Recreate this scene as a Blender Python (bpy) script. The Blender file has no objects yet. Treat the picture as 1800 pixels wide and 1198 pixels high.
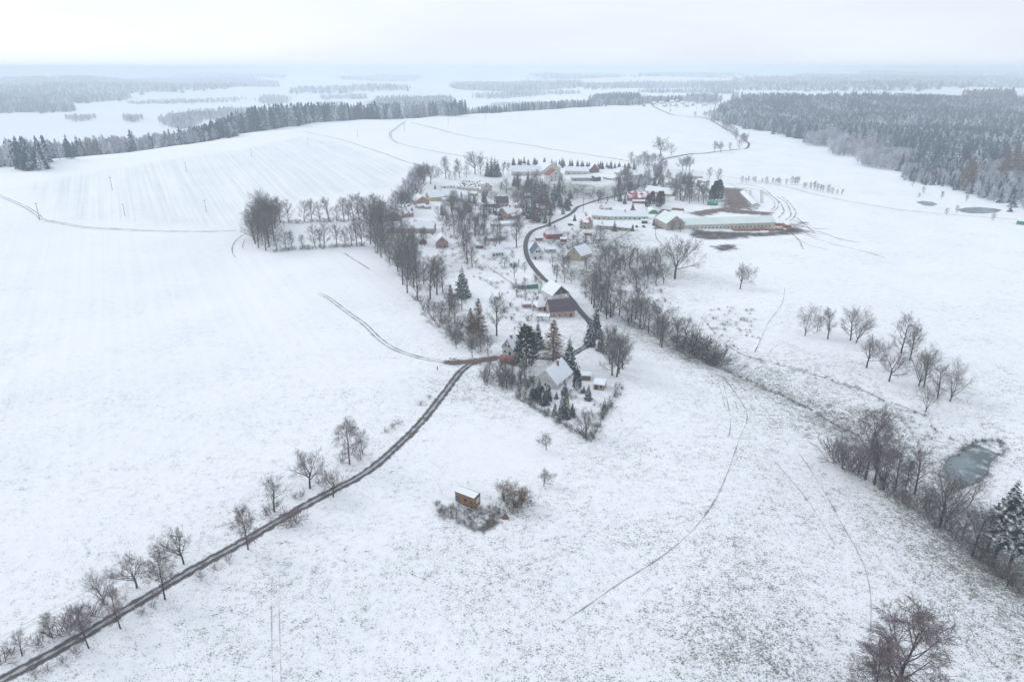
import bpy, math, random
import numpy as np
from mathutils import Vector, Matrix
random.seed(7)
rng = np.random.default_rng(7)
S = bpy.context.scene
COL = S.collection
# ------------------------------------------------------------------ camera
F, CX, CY, HC = 1200.0, 900.0, 599.0, 118.0           # lens and horizon measured on the 1800 px wide photograph
PITCH = math.atan((CY - 118.0) / F)
cam = bpy.data.cameras.new('camera'); cam.lens = 24.0; cam.sensor_width = 36.0
cam.clip_start = 1.0; cam.clip_end = 90000.0
co = bpy.data.objects.new('camera', cam); COL.objects.link(co)
co.location = (0, 0, HC); co.rotation_euler = (math.pi / 2 - PITCH, 0, 0)
S.camera = co
# ------------------------------------------------------------------ overcast sky, soft sun, exposure
SUN_EL, SUN_AZ = math.radians(32), math.radians(-60)   # azimuth from +Y towards +X
W = bpy.data.worlds.new('World'); S.world = W; W.use_nodes = True
nt = W.node_tree; nt.nodes.clear()
sky = nt.nodes.new('ShaderNodeTexSky'); sky.sky_type = 'NISHITA'; sky.sun_disc = False
sky.sun_elevation = SUN_EL; sky.sun_rotation = SUN_AZ; sky.altitude = 500; sky.dust_density = 3.0; sky.ozone_density = 1.0
hs = nt.nodes.new('ShaderNodeHueSaturation'); hs.inputs['Saturation'].default_value = 0.30
nt.links.new(sky.outputs[0], hs.inputs['Color'])
mixw = nt.nodes.new('ShaderNodeMix'); mixw.data_type = 'RGBA'; mixw.inputs[0].default_value = 0.82
tcw = nt.nodes.new('ShaderNodeTexCoord'); mpw = nt.nodes.new('ShaderNodeMapping'); mpw.inputs['Scale'].default_value = (1.2, 1.2, 7.0)
nzw = nt.nodes.new('ShaderNodeTexNoise'); nzw.inputs['Scale'].default_value = 2.2; nzw.inputs['Detail'].default_value = 4.0
crw = nt.nodes.new('ShaderNodeValToRGB')               # the even cloud sheet, faintly mottled
crw.color_ramp.elements[0].position = 0.30; crw.color_ramp.elements[0].color = (7.6, 8.3, 9.3, 1)
crw.color_ramp.elements[1].position = 0.72; crw.color_ramp.elements[1].color = (8.85, 9.3, 10.0, 1)
nt.links.new(tcw.outputs['Generated'], mpw.inputs[0]); nt.links.new(mpw.outputs[0], nzw.inputs['Vector'])
nt.links.new(nzw.outputs['Fac'], crw.inputs[0])
nt.links.new(hs.outputs[0], mixw.inputs[6]); nt.links.new(crw.outputs[0], mixw.inputs[7])
bg = nt.nodes.new('ShaderNodeBackground'); bg.inputs['Strength'].default_value = 0.10
wo = nt.nodes.new('ShaderNodeOutputWorld')
nt.links.new(mixw.outputs[2], bg.inputs['Color']); nt.links.new(bg.outputs[0], wo.inputs[0])
sl = bpy.data.lights.new('sun', 'SUN'); sl.energy = 1.0; sl.angle = math.radians(25); sl.color = (1.0, 0.98, 0.95)
so = bpy.data.objects.new('sun', sl); COL.objects.link(so)
sd = Vector((math.cos(SUN_EL) * math.sin(SUN_AZ), math.cos(SUN_EL) * math.cos(SUN_AZ), math.sin(SUN_EL)))
so.rotation_euler = sd.to_track_quat('Z', 'Y').to_euler(); so.location = (0, 0, 300)
S.view_settings.view_transform = 'Standard'; S.view_settings.look = 'None'
S.view_settings.exposure = 0.24; S.view_settings.gamma = 1.0; S.view_settings.use_curve_mapping = False
S.cycles.max_bounces = 8; S.cycles.diffuse_bounces = 3; S.cycles.glossy_bounces = 2
S.cycles.volume_bounces = 4; S.cycles.transparent_max_bounces = 24
try:
    S.cycles.use_denoising = True
except Exception:
    pass
HAZE = 0.00027

# ------------------------------------------------------------------ projection helpers
RIGHT = np.array([1.0, 0, 0]); FWD = np.array([0, math.cos(PITCH), -math.sin(PITCH)]); UP = np.array([0, math.sin(PITCH), math.cos(PITCH)])
def raydir(px, py): return FWD + (px - CX) / F * RIGHT - (py - CY) / F * UP
def plane(px, py, z=0.0):
    d = raydir(px, py); t = (z - HC) / d[2]; return (d[0] * t, d[1] * t)
def proj(p):
    q = np.array(p) - np.array([0, 0, HC]); zc = q @ FWD
    return CX + F * (q @ RIGHT) / zc, CY - F * (q @ UP) / zc, zc
def smooth(a, b, x):
    t = np.clip((x - a) / (b - a), 0, 1); return t * t * (3 - 2 * t)
def seg_dist(P, X, Y, signed=False):
    best = np.full(np.shape(X), 1e18); sg = np.zeros(np.shape(X))
    for (ax, ay), (bx, by) in zip(P[:-1], P[1:]):
        dx, dy = bx - ax, by - ay; L2 = dx * dx + dy * dy
        t = np.clip(((X - ax) * dx + (Y - ay) * dy) / L2, 0, 1)
        d2 = (X - ax - t * dx) ** 2 + (Y - ay - t * dy) ** 2
        m = d2 < best; best = np.where(m, d2, best)
        sg = np.where(m, np.sign(dx * (Y - ay) - dy * (X - ax)), sg)
    return np.sqrt(best) * (sg if signed else 1.0)
# ------------------------------------------------------------------ the lie of the land
ZC = 24.0
CREST = [(-4000, -200), (-1500, 330)] + [plane(x, y, ZC) for x, y in ((0, 300), (150, 279), (300, 263), (420, 247), (480, 231), (600, 213), (740, 208), (960, 193))] + [(700, 2250), (3000, 2600), (12000, 2800)]
STREAM = [plane(x, y, -3) for x, y in ((1000, 455), (1060, 520), (1150, 582), (1240, 632), (1290, 655), (1400, 700), (1470, 745), (1570, 815), (1650, 875), (1730, 945), (1850, 1045), (2000, 1180))]
ZP = -4.2
PONDPX = [(1657, 822), (1668, 803), (1688, 797), (1690, 788), (1712, 778), (1740, 773), (1764, 781), (1766, 793), (1752, 803), (1740, 815), (1738, 832), (1722, 846), (1700, 855), (1675, 860), (1660, 848), (1655, 834)]
POND = [plane(x, y, ZP) for x, y in PONDPX]; PC = np.mean(np.array(POND), axis=0)
ZP2 = -1.0
POND2 = [plane(x, y, ZP2) for x, y in ((1682, 368), (1698, 365), (1720, 364), (1746, 366), (1762, 369), (1752, 373), (1732, 375), (1706, 375), (1690, 372))]
POND3 = [plane(x, y, ZP2) for x, y in ((1610, 355), (1622, 353), (1640, 355), (1648, 359), (1640, 362), (1625, 361))]
P2C = np.mean(np.array(POND2), axis=0); P3C = np.mean(np.array(POND3), axis=0)
_w = [(random.uniform(0, 6.28), random.uniform(38, 150), random.uniform(0, 6.28)) for _ in range(10)]
_wf = [(random.uniform(0, 6.28), random.uniform(900, 3200), random.uniform(0, 6.28)) for _ in range(7)]
def H(X, Y):
    X = np.asarray(X, float); Y = np.asarray(Y, float)
    d = seg_dist(CREST, X, Y, True)
    drop = 85 - 66 * smooth(-150, 450, X); rec = 48 - 40 * smooth(-150, 450, X)
    h = np.where(d < 0, ZC * smooth(-480, 0, d), ZC - drop * smooth(0, 400, d) + rec * smooth(500, 3500, d))
    for a, l, p in _w: h = h + 0.0065 * l * np.sin((X * math.cos(a) + Y * math.sin(a)) * 6.283 / l + p) * 0.5
    far = smooth(1600, 4500, Y)
    for a, l, p in _wf: h = h + far * 0.0042 * l * np.sin((X * math.cos(a) + Y * math.sin(a)) * 6.283 / l + p)
    s = seg_dist(STREAM, X, Y)
    h = h - 2.6 * np.exp(-(s / 55.0) ** 2) - 1.5 * np.exp(-(s / 7.0) ** 2)
    for c, z, rx, ry in ((PC, ZP, 22, 27), (P2C, ZP2, 62, 48), (P3C, ZP2, 26, 22)):
        w = np.exp(-(((X - c[0]) / rx) ** 2 + ((Y - c[1]) / ry) ** 2) ** 3)
        h = h * (1 - w) + (z - 0.12) * w
    return h
_T = 60.0 * np.exp(np.linspace(0, math.log(26000 / 60.0), 460))
def at(px, py):
    d = raydir(px, py); d = d / np.linalg.norm(d)
    z = HC + d[2] * _T - H(d[0] * _T, d[1] * _T)
    k = np.argmax(z < 0)
    if z[k] >= 0: k = len(_T) - 1
    lo, hi = _T[max(k - 1, 0)], _T[k]; zl, zh = z[max(k - 1, 0)], z[k]
    for _ in range(3):
        m = lo + (hi - lo) * (zl / (zl - zh) if zl > zh else .5); zm = HC + d[2] * m - float(H(d[0] * m, d[1] * m))
        if zm < 0: hi, zh = m, zm
        else: lo, zl = m, zm
        if abs(zm) < .003: hi = m; break
    x, y = d[0] * hi, d[1] * hi
    return np.array([x, y, float(H(x, y))])
def metres(P, hp):                                      # height in metres of a thing hp photo-pixels tall standing at P
    return 10.0 * hp / (proj(P)[1] - proj(P + np.array([0, 0, 10.0]))[1])

# ------------------------------------------------------------------ materials
def newmat(name):
    m = bpy.data.materials.new(name); m.use_nodes = True
    n = m.node_tree; b = n.nodes['Principled BSDF']; b.inputs['Roughness'].default_value = 0.85
    b.inputs['Specular IOR Level'].default_value = 0.25
    return m, n, b
def N(n, t, **k):
    x = n.nodes.new(t)
    for a, v in k.items(): setattr(x, a, v)
    return x
def noise(n, scale, detail=3.0, vec=None, rough=0.55):
    x = N(n, 'ShaderNodeTexNoise'); x.inputs['Scale'].default_value = scale; x.inputs['Detail'].default_value = detail
    x.inputs['Roughness'].default_value = rough
    if vec is not None: n.links.new(vec, x.inputs['Vector'])
    return x.outputs['Fac']
def ramp(n, fac, a, b, ca=(0, 0, 0, 1), cb=(1, 1, 1, 1)):
    r = N(n, 'ShaderNodeValToRGB'); e = r.color_ramp.elements
    e[0].position = a; e[0].color = ca; e[1].position = b; e[1].color = cb
    n.links.new(fac, r.inputs[0]); return r.outputs[0]
def mixc(n, fac, a, b):
    x = N(n, 'ShaderNodeMix', data_type='RGBA')
    for s, v in ((0, fac), (6, a), (7, b)):
        if hasattr(v, 'is_output'): n.links.new(v, x.inputs[s])
        else: x.inputs[s].default_value = v if s == 0 else (*v[:3], 1)
    return x.outputs[2]
def mth(n, op, a, b=0.0, clamp=False):
    x = N(n, 'ShaderNodeMath', operation=op); x.use_clamp = clamp
    for i, v in ((0, a), (1, b)):
        if hasattr(v, 'is_output'): n.links.new(v, x.inputs[i])
        else: x.inputs[i].default_value = v
    return x.outputs[0]
SNOW = (0.80, 0.83, 0.87)
_mats = {}
def plain(name, c, c2=None, scale=0.6, rough=0.85, rand=0.0):
    if name in _mats: return _mats[name]
    m, n, b = newmat(name); b.inputs['Roughness'].default_value = rough
    g = N(n, 'ShaderNodeNewGeometry')
    c2 = c2 or tuple(v * 0.72 for v in c)
    out = mixc(n, ramp(n, noise(n, scale, 4.0, g.outputs['Position']), 0.3, 0.7), c2, c)
    if rand:
        oi = N(n, 'ShaderNodeObjectInfo'); h = N(n, 'ShaderNodeHueSaturation')
        n.links.new(mth(n, 'ADD', mth(n, 'MULTIPLY', oi.outputs['Random'], 2 * rand), 1 - rand), h.inputs['Value'])
        n.links.new(out, h.inputs['Color']); out = h.outputs[0]
    n.links.new(out, b.inputs['Base Color']); _mats[name] = m; return m
def snowy(name, c, c2, amount=0.5, sharp=0.18, scale=0.7, up=True, rand=0.12):
    """a surface with snow lying on what faces up, in patches"""
    m, n, b = newmat(name); g = N(n, 'ShaderNodeNewGeometry')
    base = mixc(n, ramp(n, noise(n, scale * 1.7, 3.0, g.outputs['Position']), 0.3, 0.7), c2, c)
    oi = N(n, 'ShaderNodeObjectInfo'); h = N(n, 'ShaderNodeHueSaturation')
    n.links.new(mth(n, 'ADD', mth(n, 'MULTIPLY', oi.outputs['Random'], 2 * rand), 1 - rand), h.inputs['Value'])
    n.links.new(base, h.inputs['Color'])
    f = noise(n, scale, 5.0, g.outputs['Position'])
    if up:
        sx = N(n, 'ShaderNodeSeparateXYZ'); n.links.new(g.outputs['Normal'], sx.inputs[0])
        f = mth(n, 'ADD', mth(n, 'MULTIPLY', f, 0.75), mth(n, 'MULTIPLY', sx.outputs[2], 0.25))
    if rand > .25:                                       # woods: some trees and some stands carry more frost than others
        f = mth(n, 'ADD', f, mth(n, 'MULTIPLY', mth(n, 'SUBTRACT', oi.outputs['Random'], .5), .30)); f = mth(n, 'ADD', f, mth(n, 'MULTIPLY', mth(n, 'SUBTRACT', noise(n, .009, 3.0, g.outputs['Position']), .5), .9))
    t = 1 - amount
    f = ramp(n, f, t - sharp / 2, t + sharp / 2)
    n.links.new(mixc(n, f, h.outputs[0], SNOW), b.inputs['Base Color']); _mats[name] = m; return m
M_SNOW = plain('snow', SNOW, (0.74, 0.78, 0.84), 0.5, 0.75)
M_BARK = plain('bark', (0.085, 0.075, 0.070), (0.045, 0.04, 0.038), 2.0, 0.95, 0.25)
M_TWIG = snowy('twig', (0.165, 0.138, 0.125), (0.10, 0.085, 0.08), 0.34, 0.25, 0.9, True, 0.2)
M_TWIGP = plain('twig_purple', (0.25, 0.20, 0.20), (0.16, 0.125, 0.13), 0.5, 0.95, 0.2)
M_TWIGB = plain('twig_tan', (0.19, 0.135, 0.085), (0.11, 0.08, 0.055), 0.5, 0.95, 0.2)
M_LARCH = plain('larch_needles', (0.26, 0.165, 0.115), (0.15, 0.095, 0.07), 0.6, 0.95, 0.12)
M_BIRCH = plain('birch_bark', (0.30, 0.28, 0.27), (0.09, 0.08, 0.08), 1.2, 0.9)
M_FROST = plain('frosted_twigs', (0.56, 0.57, 0.62), (0.32, 0.32, 0.36), 0.12, 0.95, 0.30)
M_NEEDLE = snowy('spruce_needles', (0.036, 0.058, 0.048), (0.019, 0.032, 0.030), 0.37, 0.14, 0.9)
M_NEEDLEB = snowy('blue_spruce_needles', (0.055, 0.085, 0.085), (0.03, 0.05, 0.05), 0.34, 0.14, 1.6)
M_NEEDLEF = snowy('forest_needles', (0.034, 0.080, 0.112), (0.016, 0.040, 0.060), 0.34, 0.36, 0.30, True, 0.35)
M_YELLOW = plain('yellow_needles', (0.42, 0.30, 0.06), (0.25, 0.17, 0.04), 1.5)
M_BRUSH = snowy('brush', (0.16, 0.12, 0.10), (0.09, 0.07, 0.065), 0.40, 0.2, 1.2)

# ------------------------------------------------------------------ object helpers
def mesh(name, V, Fc, mats, idx=None, smooth_=False):
    me = bpy.data.meshes.new(name); me.from_pydata([tuple(map(float, v)) for v in V], [], Fc)
    for m in (mats if isinstance(mats, (list, tuple)) else [mats]): me.materials.append(m)
    if idx is not None: me.polygons.foreach_set('material_index', np.asarray(idx, dtype=np.int32))
    if smooth_: me.polygons.foreach_set('use_smooth', np.ones(len(me.polygons), dtype=bool))
    me.update(); return me
def link(name, data, parent=None, loc=None, rz=None, scale=None):
    o = bpy.data.objects.new(name, data); COL.objects.link(o)
    if parent is not None: o.parent = parent
    if loc is not None: o.location = tuple(map(float, loc))
    if rz is not None: o.rotation_euler = (0, 0, rz)
    if scale is not None: o.scale = scale if isinstance(scale, (tuple, list)) else (scale,) * 3
    return o
def tag(o, label, cat=None, group=None, kind=None):
    o['label'] = label
    if cat: o['category'] = cat
    if group: o['group'] = group
    if kind: o['kind'] = kind
    return o
def struct(o, label=None):
    o['kind'] = 'structure'
    if label: o['label'] = label
    return o
class B:                                                 # a small mesh builder
    def __init__(s): s.V = []; s.F = []
    def box(s, x0, x1, y0, y1, z0, z1):
        i = len(s.V); s.V += [(x, y, z) for z in (z0, z1) for x, y in ((x0, y0), (x1, y0), (x1, y1), (x0, y1))]
        s.F += [(i, i + 3, i + 2, i + 1), (i + 4, i + 5, i + 6, i + 7)] + [(i + a, i + (a + 1) % 4, i + 4 + (a + 1) % 4, i + 4 + a) for a in range(4)]
        return s
    def poly(s, pts): i = len(s.V); s.V += list(pts); s.F.append(tuple(range(i, i + len(pts)))); return s
    def slab(s, quad, t):                                # a quad thickened straight up by t
        i = len(s.V); s.V += [tuple(p) for p in quad] + [(p[0], p[1], p[2] + t) for p in quad]; k = len(quad)
        s.F += [tuple(reversed(range(i, i + k))), tuple(range(i + k, i + 2 * k))] + [(i + a, i + (a + 1) % k, i + k + (a + 1) % k, i + k + a) for a in range(k)]
        return s
    def tube(s, pts, r0, r1, n=4):
        i0 = len(s.V); K = len(pts)
        for k, p in enumerate(pts):
            d = Vector(pts[min(k + 1, K - 1)]) - Vector(pts[max(k - 1, 0)]); d.normalize()
            a = d.orthogonal().normalized(); b = d.cross(a); r = r0 + (r1 - r0) * k / (K - 1)
            for j in range(n):
                q = Vector(p) + r * (math.cos(6.283 * j / n) * a + math.sin(6.283 * j / n) * b); s.V.append(tuple(q))
        for k in range(K - 1):
            for j in range(n):
                a = i0 + k * n + j; b = i0 + k * n + (j + 1) % n; s.F.append((a, b, b + n, a + n))
        return s
    def mesh(s, name, mat): return mesh(name, s.V, s.F, mat)

# ------------------------------------------------------------------ the ground sheet
def ground():
    ys = 60 + 250 * np.sinh(0.0112 * np.arange(-30, 455)); xs = 200 * np.sinh(0.0140 * np.arange(-345, 346))
    X, Y = np.meshgrid(xs, ys); Z = H(X, Y); globals()['ZMIN'] = float(Z.min())
    ny, nx = X.shape; V = np.stack([X, Y, Z], -1).reshape(-1, 3)
    I = np.arange(ny * nx).reshape(ny, nx)
    Q = np.stack([I[:-1, :-1], I[:-1, 1:], I[1:, 1:], I[1:, :-1]], -1).reshape(-1, 4)
    me = bpy.data.meshes.new('snowy_ground'); me.vertices.add(len(V)); me.vertices.foreach_set('co', V.ravel())
    me.loops.add(Q.size); me.loops.foreach_set('vertex_index', Q.ravel().astype(np.int32))
    me.polygons.add(len(Q)); me.polygons.foreach_set('loop_start', np.arange(0, Q.size, 4, dtype=np.int32))
    me.polygons.foreach_set('use_smooth', np.ones(len(Q), dtype=bool))
    me.update(); me.validate()
    x, y = V[:, 0], V[:, 1]
    def blob(px, py, r, z=0.0):
        c = plane(px, py, z); return np.exp(-(((x - c[0]) ** 2 + (y - c[1]) ** 2) / r ** 2))
    # how much grass shows through the thin snow
    lane = [plane(*q) for q in ((1160, 290), (1000, 470), (838, 634), (783, 688), (640, 832), (430, 950), (240, 1060), (0, 1196), (-900, 1700))]
    side = seg_dist(lane, x, y, True)                    # negative on the upper left of the lane
    g = 0.44 - 0.20 * smooth(8, 60, np.where(side < 0, -side, 0)) - 0.26 * smooth(170, 420, y)
    g += 0.25 * blob(1700, 1010, 22, -2) + 0.18 * blob(1680, 1120, 26, -2) + 0.20 * blob(1350, 1130, 30) + 0.10 * blob(1100, 1190, 40)
    g += 0.14 * blob(1250, 560, 45) + 0.16 * blob(1450, 700, 40, -3) + 0.16 * blob(1600, 740, 30, -3) + 0.12 * blob(860, 690, 30)
    g += 0.16 * blob(880, 920, 18) + 0.2 * blob(1000, 560, 35) + 0.15 * blob(760, 540, 40) + 0.22 * blob(900, 600, 30)
    for bx, by, br in ((800, 470, 30), (850, 400, 60), (920, 340, 80), (1050, 420, 45), (1120, 470, 40), (1000, 330, 90)): g += 0.72 * blob(bx, by, br)
    g += 0.42 * np.exp(-(seg_dist(STREAM, x, y) / 16) ** 2)
    g -= 0.22 * blob(800, 790, 26) + 0.18 * blob(900, 780, 22)
    st = [at(px, py)[:2] for px, py in ((10, 330), (70, 375), (110, 390), (200, 398), (330, 402), (430, 400), (560, 352), (690, 330), (735, 296), (700, 283), (640, 262), (580, 246), (520, 238), (430, 258), (300, 278), (150, 300))]
    st = np.array(st); inside = np.zeros(len(x), bool)
    for (ax, ay), (bx, by) in zip(st, np.roll(st, -1, 0)):
        inside ^= ((ay > y) != (by > y)) & (x < (bx - ax) * (y - ay) / (by - ay + 1e-9) + ax)
    e = seg_dist(list(map(tuple, st)) + [tuple(st[0])], x, y)
    s = np.where(inside, smooth(0, 25, e), 0)
    s = np.maximum(s, 0.26 * smooth(10, 80, np.where(side < 0, -side, 0)) * (1 - smooth(420, 600, y)))
    for nm, arr in (('grassy', g), ('stripe', s)):
        a = me.attributes.new(nm, 'FLOAT', 'POINT'); a.data.foreach_set('value', arr.astype(np.float32))
    m, n, b = newmat('thin_snow_on_grass'); geo = N(n, 'ShaderNodeNewGeometry'); P = geo.outputs['Position']
    at1 = N(n, 'ShaderNodeAttribute', attribute_name='grassy'); at2 = N(n, 'ShaderNodeAttribute', attribute_name='stripe')
    low = noise(n, 0.028, 4.0, P); mid = noise(n, 0.21, 4.0, P); fine = noise(n, 2.1, 5.0, P, 0.72)
    dens = mth(n, 'ADD', at1.outputs['Fac'], mth(n, 'MULTIPLY', mth(n, 'SUBTRACT', low, 0.5), 1.0))
    dens = mth(n, 'ADD', dens, mth(n, 'MULTIPLY', mth(n, 'SUBTRACT', mid, 0.5), 0.95))
    # drill rows of the sown field
    mp = N(n, 'ShaderNodeMapping'); mp.inputs['Rotation'].default_value = (0, 0, math.radians(-28.7)); n.links.new(P, mp.inputs[0])
    ms = N(n, 'ShaderNodeMapping'); ms.inputs['Scale'].default_value = (0.33, 0.0035, 0.0); n.links.new(mp.outputs[0], ms.inputs[0])
    m2 = N(n, 'ShaderNodeMapping'); m2.inputs['Scale'].default_value = (0.055, 0.010, 0.0); n.links.new(mp.outputs[0], m2.inputs[0])
    streak = ramp(n, mth(n, 'ADD', mth(n, 'MULTIPLY', noise(n, 1.0, 3.0, ms.outputs[0], 0.6), 0.75), mth(n, 'MULTIPLY', noise(n, 1.0, 3.0, m2.outputs[0], 0.6), 0.25)), 0.40, 0.62)
    row = mth(n, 'MULTIPLY', streak, at2.outputs['Fac'])
    dens = mth(n, 'ADD', dens, mth(n, 'MULTIPLY', row, 0.22))
    clump = noise(n, 0.62, 3.0, P, 0.6)
    dens = mth(n, 'ADD', dens, mth(n, 'MULTIPLY', mth(n, 'SUBTRACT', clump, 0.5), 1.5))
    lvl = mth(n, 'ADD', mth(n, 'SUBTRACT', fine, 0.665), mth(n, 'MULTIPLY', dens, 0.26))
    mask = ramp(n, lvl, 0.0, 0.15)
    gcol = mixc(n, ramp(n, noise(n, 0.05, 3.0, P), 0.4, 0.62), (0.20, 0.222, 0.208), (0.255, 0.245, 0.215))
    gcol = mixc(n, ramp(n, noise(n, 2.2, 2.0, P), 0.35, 0.65), gcol, (0.13, 0.14, 0.125))
    scol = mixc(n, mth(n, 'MULTIPLY', dens, 0.55, True), (0.83, 0.85, 0.88), (0.62, 0.66, 0.68))
    scol = mixc(n, mth(n, 'MULTIPLY', row, 0.42, True), scol, (0.55, 0.60, 0.60))
    n.links.new(mixc(n, mask, scol, gcol), b.inputs['Base Color'])
    bp = N(n, 'ShaderNodeBump'); bp.inputs['Strength'].default_value = 0.55; bp.inputs['Distance'].default_value = 0.25
    n.links.new(mth(n, 'ADD', fine, mid), bp.inputs['Height']); n.links.new(bp.outputs[0], b.inputs['Normal'])
    me.materials.append(m)
    struct(link('snowy_ground', me), 'snow covered meadows and fields with grass showing through')
ground()

# ------------------------------------------------------------------ roads, tracks and bare patches draped on the ground
def path_pts(px, step=2.5, raw=None):
    P = np.array([at(*q)[:2] for q in px]) if raw is None else np.array(raw)
    out = []
    Q = np.vstack([2 * P[0] - P[1], P, 2 * P[-1] - P[-2]])
    for i in range(1, len(Q) - 2):
        p0, p1, p2, p3 = Q[i - 1], Q[i], Q[i + 1], Q[i + 2]
        L = np.linalg.norm(p2 - p1); k = max(2, int(L / max(step, 0.004 * np.linalg.norm(p1))))
        for t in np.arange(k) / k:
            out.append(0.5 * (2 * p1 + (p2 - p0) * t + (2 * p0 - 5 * p1 + 4 * p2 - p3) * t * t + (3 * p1 - p0 - 3 * p2 + p3) * t ** 3))
    out.append(P[-1]); return np.array(out)
def ribbon(name, px, width, mat, label, off=0.0, lift=0.05, raw=None):
    C = path_pts(px, raw=raw); T = np.gradient(C, axis=0); T /= np.linalg.norm(T, axis=1)[:, None] + 1e-9
    Nn = np.stack([T[:, 1], -T[:, 0]], 1); L = np.concatenate([[0], np.cumsum(np.linalg.norm(np.diff(C, axis=0), axis=1))])
    V, UV, Fc = [], [], []; k = 5
    for i, c in enumerate(C):
        for j in range(k):
            q = c + Nn[i] * (off + (j / (k - 1) - 0.5) * width)
            V.append((q[0], q[1], 0.0)); UV.append((j / (k - 1), L[i]))
    V = np.array(V); V[:, 2] = H(V[:, 0], V[:, 1]) + lift + 0.0003 * np.hypot(V[:, 0], V[:, 1])
    for i in range(len(C) - 1):
        for j in range(k - 1):
            a = i * k + j; Fc.append((a, a + 1, a + k + 1, a + k))
    me = mesh(name, V, Fc, mat, smooth_=True); uv = me.uv_layers.new(name='UVMap')
    vi = np.empty(len(me.loops), np.int32); me.loops.foreach_get('vertex_index', vi)
    uv.data.foreach_set('uv', np.array(UV, np.float32)[vi].ravel())
    e = np.repeat(np.minimum(L, L[-1] - L) / max(width * 0.5, 4.0 if width < 3 else 0.1), k); a = me.attributes.new('tail', 'FLOAT', 'POINT'); a.data.foreach_set('value', np.clip(e, 0, 1).astype(np.float32))
    o = link(name, me); struct(o, label); return o
def dirt(name, c, c2, cover=0.5, soft=0.35, nsc=0.55, edge=0.30, centre=None):
    """trodden earth that frays into the snow at its edges; 'centre' leaves a snowy crown between the wheels"""
    m, n, b = newmat(name); tc = N(n, 'ShaderNodeUVMap'); sx = N(n, 'ShaderNodeSeparateXYZ'); n.links.new(tc.outputs[0], sx.inputs[0])
    g = N(n, 'ShaderNodeNewGeometry'); P = g.outputs['Position']
    d = mth(n, 'MULTIPLY', mth(n, 'SUBTRACT', 0.5, mth(n, 'ABSOLUTE', mth(n, 'SUBTRACT', sx.outputs[0], 0.5))), 2.0)  # 0 edge .. 1 middle
    tl = N(n, 'ShaderNodeAttribute', attribute_name='tail')
    e = mth(n, 'MULTIPLY', mth(n, 'MINIMUM', d, tl.outputs['Fac']), 1.0 / edge, True)
    f = mth(n, 'ADD', mth(n, 'MULTIPLY', e, 0.6), mth(n, 'SUBTRACT', mth(n, 'MULTIPLY', noise(n, nsc, 4.0, P, 0.65), 1.3), 0.65))
    a = ramp(n, f, 0.5 - cover * 0.5, 0.5 - cover * 0.5 + soft)
    col = mixc(n, ramp(n, noise(n, 0.9, 4.0, P), 0.3, 0.7), c2, c)
    if centre:
        k = mth(n, 'ADD', d, mth(n, 'MULTIPLY', mth(n, 'SUBTRACT', noise(n, 0.35, 4.0, P, 0.7), 0.5), 1.3))
        col = mixc(n, mth(n, 'MULTIPLY', ramp(n, k, 0.72, 0.95), centre), col, SNOW)
    n.links.new(col, b.inputs['Base Color']); n.links.new(a, b.inputs['Alpha']); return m
M_ASPH = dirt('wet_asphalt', (0.105, 0.10, 0.10), (0.06, 0.06, 0.063), 0.9, 0.2, 0.4, 0.2)
M_LANE = dirt('gravel_lane', (0.115, 0.104, 0.105), (0.065, 0.06, 0.064), 0.85, 0.35, 0.45, 0.6, centre=0.42)
M_BROWN = dirt('brown_mud', (0.185, 0.125, 0.098), (0.10, 0.07, 0.058), 0.72, 0.5, 0.18, 0.7)
M_RUT = dirt('wheel_rut', (0.15, 0.12, 0.11), (0.085, 0.072, 0.068), 0.68, 0.6, 0.16, 0.8)
M_PATH = dirt('trodden_path', (0.24, 0.215, 0.20), (0.13, 0.115, 0.108), 0.46, 0.6, 0.13, 0.85)
M_TRAC = dirt('tractor_rut', (0.18, 0.145, 0.125), (0.10, 0.082, 0.075), 0.42, 0.6, 0.12, 0.85)
M_FAINT = dirt('faint_rut', (0.42, 0.42, 0.42), (0.30, 0.30, 0.30), 0.2, 0.6, 0.12, 0.8)
M_DITCH = dirt('ditch_edge', (0.16, 0.13, 0.11), (0.08, 0.07, 0.062), 0.16, 0.45, 0.35, 0.9)
M_MUD = dirt('dark_mud', (0.115, 0.09, 0.08), (0.06, 0.05, 0.048), 0.72, 0.5, 0.14, 0.75)
LANE = [(838, 634), (812, 651), (783, 688), (740, 742), (692, 790), (640, 832), (566, 872), (500, 909), (430, 950), (340, 1000), (240, 1060), (130, 1126), (0, 1196), (-90, 1243)]
ROADV = [(1046, 588), (1036, 566), (1018, 545), (1000, 522), (985, 506), (962, 495), (946, 480), (932, 462), (925, 445), (924, 428), (929, 414), (940, 404), (967, 394), (993, 382), (1007, 373), (1018, 363), (1047, 353), (1085, 344), (1115, 332), (1145, 318), (1162, 302), (1160, 290)]
ROADF = [(1160, 290), (1166, 281), (1190, 275), (1250, 268), (1296, 263), (1316, 256), (1308, 245), (1285, 232), (1262, 219), (1240, 208), (1205, 205), (1178, 201), (1158, 192), (1146, 184), (1134, 177)]
ribbon('road', ROADV[:17], 3.5, M_ASPH, 'dark asphalt road winding through the snowy village', lift=0.10)
ribbon('road', ROADV[16:], 3.0, M_ASPH, 'narrow upper end of the village road between the trees', lift=0.12)
ribbon('road', ROADF, 3.6, M_ASPH, 'asphalt road leaving the village uphill towards the far hamlet', lift=0.15)
ribbon('lane', LANE, 4.0, M_LANE, 'gravel lane running past the row of bare trees to the lower left')
ribbon('lane', [(1046, 588), (1036, 604), (1010, 620), (975, 630), (930, 628), (880, 628), (838, 634)], 4.0, M_LANE, 'lane linking the village road to the junction by the white car')
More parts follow.
